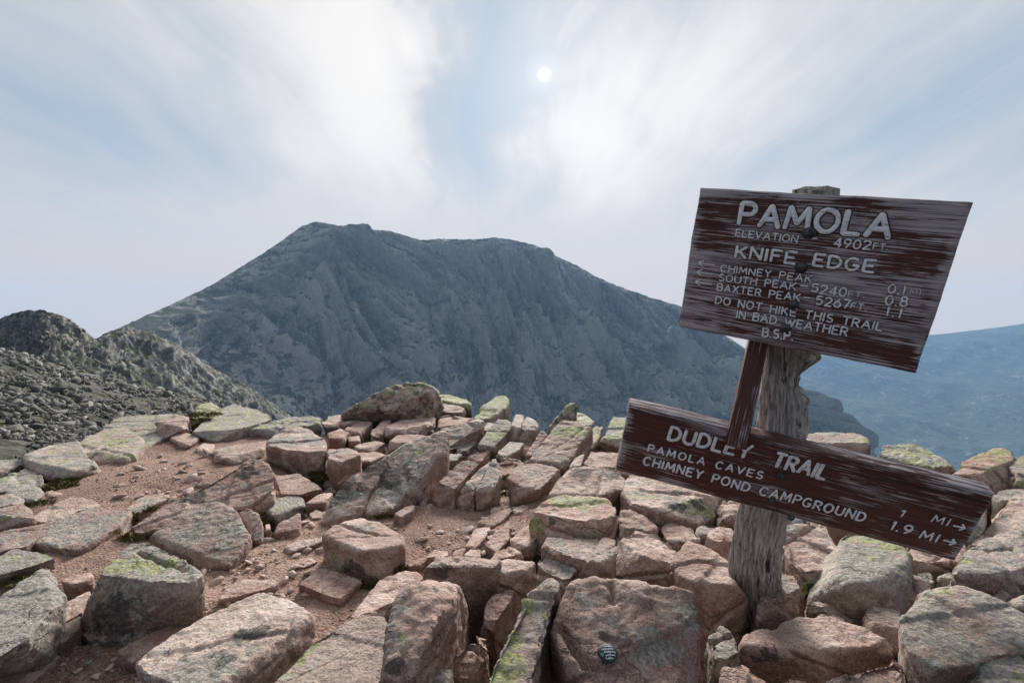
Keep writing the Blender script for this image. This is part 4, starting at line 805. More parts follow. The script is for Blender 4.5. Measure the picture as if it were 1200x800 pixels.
# ================================================================== THE SIGNPOST
DL = 1.80; DU = DL*.93
def P_(px, py, d): return np.array(at_depth(px, py, d))
post_base = P_(886, 690, 2.14); sign = bpy.data.objects.new('trail_sign', None); COL.objects.link(sign)
sign.location = Vector(post_base); tag(sign, 'weathered wooden trail signpost with two brown lettered boards, leaning among the rocks', 'signpost')
bpy.context.view_layer.update()
def child(o, par=sign):
    """parent without moving: the mesh coordinates are world coordinates minus the parent's place"""
    o.parent = par; return o
class Board:
    def __init__(s, px, dep, thick, name, amount):
        c = [P_(x, y, d) for (x, y), d in zip(px, dep)]                 # TL TR BR BL of the front face
        s.o = c[3]; u = c[2]-c[3]; s.u = u/np.linalg.norm(u); n = np.cross(s.u, c[0]-c[3]); s.n = n/np.linalg.norm(n)
        if s.n@(np.array([0, 0, H])-s.o) < 0: s.n = -s.n
        s.v = np.cross(s.n, s.u); s.v = -s.v if s.v[2] < 0 else s.v; s.thick = thick
        s.M = Matrix(((s.u[0], s.v[0], s.n[0], s.o[0]), (s.u[1], s.v[1], s.n[1], s.o[1]), (s.u[2], s.v[2], s.n[2], s.o[2]), (0, 0, 0, 1)))
        L = [((q-s.o)@s.u, (q-s.o)@s.v) for q in c]; s.L = L
        nu, nv = 260, 130; a, b = np.meshgrid(np.linspace(0, 1, nu), np.linspace(0, 1, nv), indexing='ij')
        TL, TR, BR, BL = [np.array(q) for q in L]
        XY = (BL*(1-a[..., None])*(1-b[..., None])+BR*a[..., None]*(1-b[..., None])+TL*(1-a[..., None])*b[..., None]+TR*a[..., None]*b[..., None])
        wv = .0060*fbm(np.stack([XY[..., 0].ravel()*5, XY[..., 1].ravel()*5, np.zeros(nu*nv)], 1), 3).reshape(nu, nv)
        edge = np.minimum(np.minimum(a, 1-a)*np.linalg.norm(TR-TL), np.minimum(b, 1-b)*np.linalg.norm(TL-BL))
        Z = -.006*np.clip(1-edge/.008, 0, 1)**2 + wv*.5
        g = np.stack([XY[..., 0].ravel()*4, XY[..., 1].ravel()*75, np.zeros(nu*nv)+amount], 1); Z += (.0013*fbm(g, 4, .6)).reshape(nu, nv)
        crk = fbm(np.stack([XY[..., 0].ravel()*1.3, XY[..., 1].ravel()*38, np.zeros(nu*nv)+amount*3], 1), 2).reshape(nu, nv); Z -= .004*np.clip((crk-.42)/.1, 0, 1)
        XY = XY + wv[..., None]*.8*(edge < .01)[..., None]
        front = np.concatenate([XY, Z[..., None]], 2).reshape(-1, 3)
        ring = list(range(0, nu*nv, nv)) + list(range((nu-1)*nv+1, nu*nv)) + list(range((nu-2)*nv+nv-1, 0, -nv)) + list(range(nv-2, 0, -1))
        ring = np.array(ring); layers = []
        V = [front]; F = list(grid_faces(nu, nv)[:, ::1]); prev = ring; base = len(front); nr = len(ring)
        ctr = front[ring][:, :2].mean(0)
        for k, zz in enumerate((.15, .35, .6, .85, 1.)):
            q = front[ring].copy(); sc = 1.0+ (.0025 if k < 4 else -.004); q[:, :2] = ctr+(q[:, :2]-ctr)*sc; q[:, 2] = -thick*zz
            rough = fbm(np.stack([q[:, 0]*6, q[:, 1]*6, np.full(nr, zz*7)], 1), 4, .6)*.0022; q[:, :2] += rough[:, None]
            V.append(q); cur = base+np.arange(nr)
            for i in range(nr): F.append((prev[i], cur[i], cur[(i+1) % nr], prev[(i+1) % nr]))
            prev = cur; base += nr
        V = np.concatenate(V); m = np_mesh(name, V, F)
        bm = bmesh.new(); bm.from_mesh(m); bm.verts.ensure_lookup_table(); bm.faces.new([bm.verts[i] for i in prev]); bmesh.ops.recalc_face_normals(bm, faces=bm.faces[:]); bm.to_mesh(m); bm.free()
        g = np.zeros((len(m.vertices), 4), np.float32); g[:, 3] = 1; g[:nu*nv, 0] = np.clip(1-edge.ravel()/.03, 0, 1); g[nu*nv:, 0] = .6
        ca = m.color_attributes.new('growth', 'FLOAT_COLOR', 'POINT'); ca.data.foreach_set('color', g.ravel())
        s.ob = link(name, m, M_BOARD, sign); s.ob.color = (amount, 0, 0, 1)
        s.ob.matrix_local = Matrix.Translation(-Vector(post_base)) @ s.M
        try: m.set_sharp_from_angle(angle=R(50))
        except Exception: pass
    def uv(s, px, py):
        r = np.array(ray(px, py)); t = ((s.o-np.array([0, 0, H]))@s.n)/(r@s.n); p = np.array([0, 0, H])+r*t-s.o; return np.array([p@s.u, p@s.v])
upper = Board([(820, 221), (1140, 238), (1074, 437), (795, 383)], [DU*k for k in (1, .788, .885, 1.097)], .045, 'board', .86)
lower = Board([(738, 475), (1167, 579), (1120, 658), (722, 551)], [DL*k for k in (1, .891, .954, 1.063)], .062, 'board', .55)
upper.ob['label'] = 'upper board with a slanted right edge, its paint worn to grey'; lower.ob['label'] = 'lower long board, darker brown'

# ---- routed lettering: a stroke alphabet in a unit box
def arc(cx, cy, rx, ry, a, b, n=10): return [(cx+rx*math.cos(R(a+(b-a)*i/n)), cy+ry*math.sin(R(a+(b-a)*i/n))) for i in range(n+1)]
GL = {
 'A': (.74, [[(0, 0), (.37, 1), (.74, 0)], [(.14, .34), (.60, .34)]]), 'B': (.62, [[(0, 0), (0, 1)], [(0, 1)]+arc(.35, .77, .24, .23, 90, -90)+[(0, .54)], [(0, .54)]+arc(.36, .27, .26, .27, 90, -90)+[(0, 0)]]),
 'C': (.68, [arc(.36, .5, .36, .5, 48, 312, 16)]), 'D': (.68, [[(0, 0), (0, 1)]+arc(.24, .5, .44, .5, 90, -90, 14)+[(0, 0)]]),
 'E': (.56, [[(.56, 1), (0, 1), (0, 0), (.56, 0)], [(0, .52), (.46, .52)]]), 'F': (.54, [[(.54, 1), (0, 1), (0, 0)], [(0, .52), (.44, .52)]]),
 'G': (.72, [arc(.37, .5, .37, .5, 50, 330, 16)+[(.70, .42), (.42, .42)]]), 'H': (.64, [[(0, 0), (0, 1)], [(.64, 0), (.64, 1)], [(0, .52), (.64, .52)]]),
 'I': (.02, [[(0, 0), (.0, 1)]]), 'K': (.62, [[(0, 0), (0, 1)], [(.6, 1), (.02, .42)], [(.2, .58), (.62, 0)]]), 'L': (.52, [[(0, 1), (0, 0), (.52, 0)]]),
 'M': (.84, [[(0, 0), (.08, 1), (.42, .25), (.76, 1), (.84, 0)]]), 'N': (.66, [[(0, 0), (0, 1), (.66, 0), (.66, 1)]]), 'O': (.76, [arc(.38, .5, .38, .5, 90, 450, 20)]),
 'P': (.58, [[(0, 0), (0, 1)]+arc(.32, .74, .26, .26, 90, -90)+[(0, .48)]]), 'R': (.62, [[(0, 0), (0, 1)]+arc(.32, .75, .26, .25, 90, -90)+[(0, .5)], [(.28, .5), (.62, 0)]]),
 'S': (.58, [arc(.30, .75, .26, .25, 40, 250, 9)+arc(.29, .26, .28, .26, 80, -150, 10)]), 'T': (.64, [[(0, 1), (.64, 1)], [(.32, 1), (.32, 0)]]),
 'U': (.66, [[(0, 1), (0, .35)]+arc(.33, .33, .33, .33, 180, 360)+[(.66, 1)]]), 'V': (.7, [[(0, 1), (.35, 0), (.7, 1)]]), 'W': (1.0, [[(0, 1), (.25, 0), (.5, .8), (.75, 0), (1., 1)]]),
 'X': (.64, [[(0, 0), (.64, 1)], [(0, 1), (.64, 0)]]), 'Y': (.64, [[(0, 1), (.32, .5), (.64, 1)], [(.32, .5), (.32, 0)]]),
 '0': (.56, [arc(.28, .5, .28, .5, 90, 450, 18)]), '1': (.10, [[(.0, .84), (.10, 1), (.10, 0)]]), '2': (.54, [arc(.27, .73, .27, .27, 165, -35, 9)+[(0, 0), (.56, 0)]]),
 '4': (.58, [[(.44, 0), (.44, 1), (0, .3), (.6, .3)]]), '5': (.54, [[(.5, 1), (.07, 1), (.03, .56)]+arc(.25, .33, .29, .31, 120, -140, 11)]),
 '6': (.54, [[(.44, 1)]+arc(.27, .32, .27, .32, 160, 520, 18)]), '7': (.54, [[(0, 1), (.54, 1), (.18, 0)]]),
 '8': (.54, [arc(.27, .76, .22, .24, 270, 630, 16), arc(.27, .26, .27, .26, 90, 450, 16)]), '9': (.54, [arc(.27, .7, .26, .29, 0, 360, 16)+[(.50, .45), (.2, 0)]]),
 '.': (.06, [[(0, .0), (.06, .03)]]), '-': (.5, [[(0, .45), (.5, .45)]]), ' ': (.42, []), '<': (1.9, [[(0, .5), (1.9, .5)], [(.62, .95), (0, .5), (.62, .05)]]), '>': (1.4, [[(0, .5), (1.4, .5)], [(.9, .95), (1.4, .5), (.9, .05)]]),
}
def lettering(bd, text, a, b, cap, wid, gap=.30, depth=1.):
    """text on the board from the pixel a to the pixel b (feet of the letters), cap height in pixels"""
    A, B = bd.uv(*a), bd.uv(*b); d = B-A; L = np.linalg.norm(d); d /= L; up = np.array([-d[1], d[0]])
    top = bd.uv(a[0], a[1]-cap); h = abs((top-A)@up); r = wid*h
    total = sum(GL[c][0] for c in text)+gap*(len(text)-1); sx = (L-0*r)/total
    x = 0; lr = random.Random(len(text)*7+int(a[0]))
    for ch in text:
        w_, strokes = GL[ch]; jy = lr.uniform(-.03, .03)
        parts = []
        for st_ in strokes:                                             # a router lifts at every sharp corner
            cur = [st_[0]]
            for i in range(1, len(st_)):
                cur.append(st_[i])
                if i < len(st_)-1:
                    v1 = (st_[i][0]-st_[i-1][0], st_[i][1]-st_[i-1][1]); v2 = (st_[i+1][0]-st_[i][0], st_[i+1][1]-st_[i][1])
                    l1, l2 = math.hypot(*v1), math.hypot(*v2)
                    if l1*l2 > 0 and (v1[0]*v2[0]+v1[1]*v2[1])/(l1*l2) < math.cos(R(50)): parts.append(cur); cur = [st_[i]]
            parts.append(cur)
        if parts:
            cu = bpy.data.curves.new('letter', 'CURVE'); cu.dimensions = '3D'; cu.bevel_depth = r; cu.bevel_resolution = 2; cu.use_fill_caps = True
            for st_ in parts:
                pts = [A+d*((x+p[0])*sx)+up*((p[1]+jy+lr.uniform(-.012, .012))*h) for p in st_]
                e0 = pts[0]+(pts[0]-pts[1])/np.linalg.norm(pts[0]-pts[1])*r*.55; e1 = pts[-1]+(pts[-1]-pts[-2])/np.linalg.norm(pts[-1]-pts[-2])*r*.55
                closed = np.linalg.norm(pts[0]-pts[-1]) < h*.06 and len(pts) > 8
                full = pts if closed else [e0]+pts+[e1]
                sp = cu.splines.new('POLY'); sp.points.add(len(full)-1)
                for i, p in enumerate(full):
                    sp.points[i].co = (p[0], p[1], 0, 1); sp.points[i].radius = .55 if (not closed and i in (0, len(full)-1)) else lr.uniform(.88, 1.08)
            tmp = bpy.data.objects.new('letter', cu); COL.objects.link(tmp); LET.append((tmp, bd, r))
        x += w_+gap
LET = []
def bake_letters():
    dg = bpy.context.evaluated_depsgraph_get(); dg.update(); todo = [(t, bd, r, bpy.data.meshes.new_from_object(t.evaluated_get(dg))) for t, bd, r in LET]
    for tmp, bd, r, me in todo:
        bpy.data.objects.remove(tmp); n = len(me.vertices); V = np.empty(n*3, np.float32); me.vertices.foreach_get('co', V); V = V.reshape(-1, 3)
        nn = np.empty(n*3, np.float32); me.vertices.foreach_get('normal', nn); nn = nn.reshape(-1, 3)
        W_ = V.copy(); W_[:, :2] += nn[:, :2]*r*.42; W_[:, 2] = W_[:, 2]*.22+.0012                      # dark rim round the strokes: a routed edge's shade put into colour
        V[:, 2] = V[:, 2]*.24+.0024; V += np.stack([gn(V*np.array([300, 300, 0])+k*9)*r*.16 for k in range(3)], 1)*[1, 1, .2]
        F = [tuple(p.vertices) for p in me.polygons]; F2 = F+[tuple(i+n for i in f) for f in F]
        m = bpy.data.meshes.new('letter'); m.from_pydata([tuple(v) for v in np.concatenate([V, W_])], [], F2); m.materials.append(M_LET); m.materials.append(M_RIM_SHADE)
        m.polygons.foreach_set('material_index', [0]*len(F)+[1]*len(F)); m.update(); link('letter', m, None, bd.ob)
U = upper
lettering(U, 'PAMOLA', (866, 262), (1041, 278), 24, .118, .26)
lettering(U, 'ELEVATION', (862, 276.6), (934, 284.4), 7.8, .10, .26); lettering(U, '-', (951, 282.5), (957, 283), 8, .11)
lettering(U, '4902', (977, 288.8), (1018.5, 292.6), 9.8, .10, .26); lettering(U, 'FT.', (1023, 291.6), (1040, 292.6), 6.6, .10, .3)
lettering(U, 'KNIFE', (862, 300.7), (931, 309.3), 13, .118, .30); lettering(U, 'EDGE', (953, 311), (1023, 319.3), 13.5, .118, .30)
for yy, x0, x1, dy in ((310.5, 817.6, 837, 2.4), (321, 815.8, 834.6, 2.7), (332, 813.9, 833.2, 3.6)):
    lettering(U, '<', (x0, yy+1.2), (x1, yy+dy+1.2), 7.6, .09)
lettering(U, 'CHIMNEY PEAK', (844.6, 317.6), (950.5, 330.6), 7.5, .10, .28)
lettering(U, 'SOUTH PEAK', (842.6, 328.4), (932, 339.4), 7.6, .10, .28); lettering(U, '-', (938, 337), (946, 338), 6, .13)
lettering(U, '5240', (950.5, 341.6), (990.5, 347.4), 9.6, .10, .26); lettering(U, 'FT.', (994, 346.4), (1012, 348.3), 5.8, .10, .3)
lettering(U, 'BAXTER PEAK', (840.4, 340), (936.6, 352.7), 7.8, .10, .28); lettering(U, '-', (942, 350.6), (949, 351.6), 6, .13)
lettering(U, '5267', (956, 356.4), (995, 361), 9.6, .10, .26); lettering(U, 'FT.', (997, 360.8), (1014.5, 362.9), 6.2, .10, .3)
lettering(U, '0.1', (1040, 342.6), (1058.5, 345), 10, .09, .3); lettering(U, 'MI.', (1066, 344), (1082, 345.8), 5.5, .07, .35)
lettering(U, '0.8', (1037, 356.4), (1062, 359), 10.6, .10, .28); lettering(U, '1.1', (1038, 369), (1054, 371.6), 10, .10, .45)
lettering(U, 'DO NOT HIKE THIS TRAIL', (838.4, 355.2), (1033, 387.4), 8.4, .10, .30)
lettering(U, 'IN BAD WEATHER', (863.2, 371.8), (992, 393.3), 8.7, .10, .28)
lettering(U, 'B.S.P.', (893.4, 393.8), (928.6, 398.4), 9.6, .108, .28)
Lw = lower
lettering(Lw, 'DUDLEY', (783, 514), (876, 536.5), 15.5, .118, .30); lettering(Lw, 'TRAIL', (905, 544.5), (965, 561), 16.5, .118, .30)
lettering(Lw, 'PAMOLA CAVES', (759, 528), (892, 560.5), 8.2, .108, .42)
lettering(Lw, 'CHIMNEY POND CAMPGROUND', (753.5, 543), (1011, 610), 9.6, .108, .34)
lettering(Lw, '1', (1053, 603), (1056, 604), 8, .12); lettering(Lw, 'MI', (1091, 610), (1109, 615), 8.5, .10, .4); lettering(Lw, '>', (1115, 618.5), (1128, 621.5), 8, .13)
lettering(Lw, '1.9', (1043, 619), (1065, 625), 10.5, .108, .35); lettering(Lw, 'MI', (1077, 629), (1096, 634), 9.5, .10, .4); lettering(Lw, '>', (1103.5, 635.5), (1117, 638.7), 8, .14)

bake_letters()
# ---- bolts
def bolt(bd, px, py, r, name='bolt'):
    c = bd.uv(px, py); bm = bmesh.new()
    bmesh.ops.create_cone(bm, cap_ends=True, segments=20, radius1=r, radius2=r*.86, depth=.004, matrix=Matrix.Translation((c[0], c[1], .003)))
    bmesh.ops.create_uvsphere(bm, u_segments=16, v_segments=8, radius=r*.68, matrix=Matrix.Translation((c[0], c[1], .004)) @ Matrix.Diagonal((1, 1, .55, 1)))
    m = bpy.data.meshes.new(name); bm.to_mesh(m); bm.free(); link(name, m, M_BOLT, bd.ob)
for x, y, r in ((948, 273, .0195), (939, 313, .0185), (929, 357, .018), (921, 384, .016)): bolt(U, x, y, r)
for x, y, r in ((915, 557, .0155), (905, 587, .0135)): bolt(Lw, x, y, r)
bolt(Lw, 927, 606, .012)

# ---- the log
def mid(bd, px, py):                                                # the point of a board's back behind a pixel
    r = np.array(ray(px, py)); t = ((bd.o-np.array([0, 0, H]))@bd.n)/(r@bd.n); return np.array([0, 0, H])+r*t
def cpt(px, py, d): return P_(px, py, d)
dep = lambda p: (p[1]*FW.y+(p[2]-H)*FW.z)
d_up = dep(mid(U, 940, 300))+.045/ .9; d_lo = dep(mid(Lw, 905, 560))+.062
axis = [(888, 760, None, .094), (883, 665, None, .092), (887, 630, None, .084), (903, 560, d_lo, .080), (915, 500, None, .078), (916, 450, None, .064), (925, 400, None, .066), (942, 320, d_up, .072), (955, 240, None, .063), (957, 214, None, .062)]
ys = np.array([a[1] for a in axis], float)
# depth varies linearly along the leaning log between the two boards
y0, y1 = 560., 320.; D0 = d_lo+.085; D1 = d_up+.072
iv = lambda y: np.interp(y, [y1, y0], [1/D1, 1/D0]) if y1 <= y <= y0 else 1/D0+(y-y0)*((1/D0-1/D1)/(y0-y1))
ctrs = np.array([cpt(a[0], a[1], 1/iv(a[1])) for a in axis]); rad = np.array([a[3] for a in axis]); print('post depths', [round(float(1/iv(a[1])), 2) for a in axis])
seglen = np.concatenate([[0], np.cumsum(np.linalg.norm(np.diff(ctrs, axis=0), axis=1))]); NL, NA = 300, 150
tL = np.linspace(0, seglen[-1], NL); C = np.stack([np.interp(tL, seglen, ctrs[:, k]) for k in range(3)], 1)
ker = np.ones(25)/25; C = np.stack([np.convolve(np.pad(C[:, k], 12, 'edge'), ker, 'valid') for k in range(3)], 1)
rd = np.interp(tL, seglen, rad); ax = ctrs[-1]-ctrs[0]; ax /= np.linalg.norm(ax)
toC = np.array([0, 0, H])-C.mean(0); e2 = toC-ax*(toC@ax); e2 /= np.linalg.norm(e2); e1 = np.cross(ax, e2); e1 = e1 if e1[0] > 0 else -e1
th = np.linspace(0, 2*np.pi, NA, endpoint=False); pyL = np.interp(tL, seglen, ys)
TH, TL_ = np.meshgrid(th, tL, indexing='ij'); RD = np.broadcast_to(rd, (NA, NL)); PY = np.broadcast_to(pyL, (NA, NL))
cs, sn = np.cos(TH), np.sin(TH)                                     # cos: towards the right of the picture, sin: towards the viewer
q = np.stack([(cs*2.6).ravel(), (sn*2.6).ravel(), (TL_*1.7).ravel()], 1)
rr_ = RD*(1+.10*fbm(q*.7, 3).reshape(NA, NL)+.055*fbm(q*[2.2, 2.2, 1], 3, ridged=True).reshape(NA, NL))
crk = fbm(q*[3.2, 3.2, 1.1]+40, 4, .6, ridged=True).reshape(NA, NL); rr_ -= .020*np.clip(crk-.38, 0, 1)*(RD/.08)
rr_ += .0022*fbm(q*[12, 12, 3], 3, .6).reshape(NA, NL)
def bump_at(y, ang, dy, da, amt): 
    dth = (TH-R(ang)+np.pi) % (2*np.pi)-np.pi; return amt*np.exp(-((PY-y)/dy)**2-(dth/R(da))**2)
rr_ += bump_at(414, 5, 9, 26, .034)-bump_at(436, 10, 6, 40, .022)-bump_at(449, 5, 7, 45, .024)+bump_at(464, 8, 5, 30, .014)+bump_at(490, 5, 26, 35, .012)
spl_ = np.exp(-((PY-448)/38)**2)*np.clip(np.cos(TH-R(15)), 0, 1)
rr_ += spl_*(.016*fbm(q*[2.5, 2.5, 9]+5, 4, .65).reshape(NA, NL)+.012*fbm(q*[6, 6, 2]+25, 3, ridged=True).reshape(NA, NL)-.004)
rr_ -= bump_at(575, 20, 10, 16, .02)+bump_at(590, 35, 22, 8, .012)+bump_at(470, 70, 60, 8, .012)+bump_at(430, 110, 50, 7, .014)+bump_at(610, 95, 40, 6, .010)+bump_at(500, 130, 30, 6, .012)
rr_ += bump_at(637, 95, 4, 9, .010)-bump_at(636, 97, 2, 5, .012)     # the knot
V = C[None, :, :]+rr_[..., None]*(cs[..., None]*e1+sn[..., None]*e2)
V[..., -1, :] = V[..., -1, :]
caps = []
V = V.reshape(-1, 3)-post_base; F = list(grid_faces(NA, NL, True))
m = np_mesh('post', V, F); bm = bmesh.new(); bm.from_mesh(m); bm.verts.ensure_lookup_table()
ring = [bm.verts[i*NL+NL-1] for i in range(NA)]; c = bm.verts.new(sum((v.co for v in ring), Vector())/NA+Vector(ax)*.006)
mids = [bm.verts.new(v.co.lerp(c.co, .45)+Vector(ax)*rnd.uniform(.0, .007)) for v in ring]
for i in range(NA):
    j = (i+1) % NA; bm.faces.new((ring[i], ring[j], mids[j], mids[i])); bm.faces.new((mids[i], mids[j], c))
bmesh.ops.recalc_face_normals(bm, faces=bm.faces[:]); bm.to_mesh(m); bm.free()
g = np.zeros((len(m.vertices), 4), np.float32); g[:, 3] = 1; PYf = PY.ravel(); THf = TH.ravel(); k = len(PYf)
dd = lambda ang: (THf-R(ang)+np.pi) % (2*np.pi)-np.pi
g[:k, 0] = np.clip(1.3*np.exp(-((PYf-415)/12)**2-(dd(20)/R(40))**2)+.15*np.exp(-((PYf-214)/9)**2), 0, 1); g[k:, 0] = .12
g[:k, 1] = np.clip(.8*np.exp(-((PYf-412)/24)**2-(dd(120)/R(50))**2)+.5*np.exp(-((PYf-672)/10)**2), 0, 1)
post = link('post', m, M_POST, sign); ca = m.color_attributes.new('growth', 'FLOAT_COLOR', 'POINT'); ca.data.foreach_set('color', g.ravel())
# splinters and mossy stubs at the broken side of the log
for (x, y, s_, rot) in ((948, 421, .030, .4), (930, 445, .014, 1.0), (934, 462, .016, 2.)):
    V_, F_ = rock_proto0 = None, None
    bm = bmesh.new(); bmesh.ops.create_icosphere(bm, subdivisions=3, radius=s_); c_ = P_(x, y, 1/iv(y)-.01)-post_base
    for v in bm.verts: v.co = Vector((v.co.x*1.0, v.co.y*1.1, v.co.z*.62))*(1+.35*float(gn(np.array([v.co[:]])/s_*1.3+x)[0])+.12*float(gn(np.array([v.co[:]])/s_*4+x)[0]))
    m = bpy.data.meshes.new('moss_stub'); bm.to_mesh(m); bm.free(); o = link('knot', m, M_POST, sign); o.location = c_
    ca = m.color_attributes.new('growth', 'FLOAT_COLOR', 'POINT'); ca.data.foreach_set('color', np.tile([.9 if s_ > .02 else .1, .5, 0, 1], (len(m.vertices), 1)).astype(np.float32).ravel())

# ---- the brown stake between the boards: passes in front of the lower board and behind the upper one
def stake():
    # top (hidden behind the upper board) and foot, as left and right front edges in the picture
    b = Lw; off = .030
    def on_lower(px, py): 
        r = np.array(ray(px, py)); o_ = b.o+b.n*off; t = ((o_-np.array([0, 0, H]))@b.n)/(r@b.n); return np.array([0, 0, H])+r*t
    BLs, BRs = on_lower(850.5, 521), on_lower(875.5, 527.5)
    dU = dep(mid(U, 888, 400))+.047+.012
    TLs, TRs = P_(881.5, 385, dU), P_(902, 389, dU)
    w_ = BRs-BLs; TRs = TLs+w_/np.linalg.norm(w_)*np.linalg.norm(TRs-TLs)
    nrm = np.cross(BRs-BLs, TLs-BLs); nrm /= np.linalg.norm(nrm); nrm = nrm if nrm@(np.array([0, 0, H])-BLs) > 0 else -nrm
    bk = .028
    n = 60; A = []
    for i in range(n+1):
        t = i/n; l = BLs*(1-t)+TLs*t; r = BRs*(1-t)+TRs*t; A.append([l, r, r-nrm*bk, l-nrm*bk])
    V = np.array(A).reshape(-1, 3)
    V = V-post_base; F = []
    for i in range(n):
        for k in range(4): F.append((i*4+k, i*4+(k+1) % 4, i*4+4+(k+1) % 4, i*4+4+k))
    m = bpy.data.meshes.new('stake'); m.from_pydata([tuple(v) for v in V], [], F+[(3, 2, 1, 0), (n*4, n*4+1, n*4+2, n*4+3)]); m.update()
    bm = bmesh.new(); bm.from_mesh(m); bmesh.ops.recalc_face_normals(bm, faces=bm.faces[:])
    ed = [e for e in bm.edges if e.calc_face_angle(0) > .6]; bmesh.ops.bevel(bm, geom=ed, offset=.003, segments=2, affect='EDGES'); bm.to_mesh(m); bm.free()
    # local frame along the stake so that the grain runs its length
    ux = (TLs-BLs)/np.linalg.norm(TLs-BLs); vy = np.cross(nrm, ux); Mx = Matrix(((ux[0], vy[0], nrm[0], 0), (ux[1], vy[1], nrm[1], 0), (ux[2], vy[2], nrm[2], 0), (0, 0, 0, 1)))
    Mx.translation = Vector(BLs-post_base); m.transform(Mx.inverted()); o = link('stake', m, M_BOARD, sign, smooth=False); o.matrix_local = Mx; o.color = (.6, 0, 0, 1); return o
stake()

# ---- the little painted stone on the huge pink boulder
def painted_stone():
    tgt = None; r = ray(712, 765); dg = bpy.context.evaluated_depsgraph_get(); dg.update()
    hit, loc, nrm, _, ob, _ = SC.ray_cast(dg, Vector((0, 0, H)), r.normalized())
    if not hit: loc = at_z(712, 765, .3); nrm = Vector((0, -.4, .9))
    s_ = 12.2/600*(loc.y); z = nrm.normalized(); z = (z+Vector((0, -.35, .2))).normalized(); x = Vector((1, .1, 0)); x = (x-z*x.dot(z)).normalized(); y = z.cross(x)
    Mx = Matrix(((x.x, y.x, z.x, loc.x), (x.y, y.y, z.y, loc.y), (x.z, y.z, z.z, loc.z), (0, 0, 0, 1)))
    bm = bmesh.new(); bmesh.ops.create_icosphere(bm, subdivisions=4, radius=1)
    for v in bm.verts: v.co = Vector((v.co.x*s_*1.02, v.co.y*s_*.92, v.co.z*s_*.26))*(1+.04*float(gn(np.array([v.co[:]])*1.2+4)[0]))
    m = bpy.data.meshes.new('painted_stone'); bm.to_mesh(m); bm.free()
    o = link('painted_stone', m, mat_plain('black_painted_stone', (.02, .02, .022), (.035, .035, .04), 60, .65, 0, .0004)); o.matrix_world = Mx
    tag(o, 'little black painted stone with tiny white and green writing, lying on the huge pink boulder', 'painted stone')
    def marks(name, strokes, rad_, mat):
        cu = bpy.data.curves.new(name, 'CURVE'); cu.dimensions = '3D'; cu.bevel_depth = s_*rad_; cu.bevel_resolution = 1
        parts = []
        for st_ in strokes:                                             # a router lifts at every sharp corner
            cur = [st_[0]]
            for i in range(1, len(st_)):
                cur.append(st_[i])
                if i < len(st_)-1:
                    v1 = (st_[i][0]-st_[i-1][0], st_[i][1]-st_[i-1][1]); v2 = (st_[i+1][0]-st_[i][0], st_[i+1][1]-st_[i][1])
                    l1, l2 = math.hypot(*v1), math.hypot(*v2)
                    if l1*l2 > 0 and (v1[0]*v2[0]+v1[1]*v2[1])/(l1*l2) < math.cos(R(50)): parts.append(cur); cur = [st_[i]]
            parts.append(cur)
        for st_ in parts:
            sp = cu.splines.new('POLY'); sp.points.add(len(st_)-1)
            for i, (a, b) in enumerate(st_):
                zz = .26*math.sqrt(max(0, 1-(a/1.02)**2-(b/.92)**2)); sp.points[i].co = (a*s_, b*s_, zz*s_*1.0+s_*.01, 1)
        tmp = bpy.data.objects.new(name, cu); COL.objects.link(tmp); me = bpy.data.meshes.new_from_object(tmp.evaluated_get(bpy.context.evaluated_depsgraph_get())); bpy.data.objects.remove(tmp)
        me.materials.clear(); c_ = link(name, me, mat, o)
    wr = random.Random(4); S_ = []
    for yy, x0, x1 in ((.50, -.25, .45), (.22, -.55, .65), (-.06, -.4, .7), (-.34, -.3, .6), (-.6, -.35, .3)):
        x_ = x0
        while x_ < x1:
            S_.append([(x_, yy), (x_+.05, yy+wr.uniform(.08, .2)), (x_+.1, yy-wr.uniform(0, .06)), (x_+.15, yy+wr.uniform(0, .14))]); x_ += .2
    marks('white_writing', S_, .032, mat_plain('white_ink', (.6, .62, .7), (.7, .72, .78), 20)); 
    marks('green_dab', [[(-.72, -.2), (-.62, -.05), (-.5, -.2), (-.6, -.35), (-.72, -.2)], [(-.4, -.52), (-.1, -.62), (.1, -.7)]], .06, mat_plain('green_ink', (.10, .33, .22), (.14, .42, .3), 20))
    bpy.context.view_layer.update()
painted_stone()
# ================================================================== loose stuff
def rock_proto(seed, sub=2):
    """a cheap angular stone of about unit size: verts, faces (triangles)"""
    r = random.Random(seed); bm = bmesh.new()
    for _ in range(16 if sub else 9):
        v = Vector((r.gauss(0, 1), r.gauss(0, 1), r.gauss(0, 1))).normalized(); s = (.62, .45, .30)
        bm.verts.new((v.x*s[0]*r.uniform(.75, 1.1), v.y*s[1]*r.uniform(.75, 1.1), v.z*s[2]*r.uniform(.75, 1.1)))
    bmesh.ops.convex_hull(bm, input=bm.verts); 
    for v in [v for v in bm.verts if not v.link_faces]: bm.verts.remove(v)
    if sub > 1: bmesh.ops.bevel(bm, geom=bm.edges[:], offset=.05, segments=1, affect='EDGES')
    bmesh.ops.triangulate(bm, faces=bm.faces); bm.verts.index_update()
    V = np.array([v.co[:] for v in bm.verts]); F = np.array([[v.index for v in f.verts] for f in bm.faces]); bm.free(); return V, F
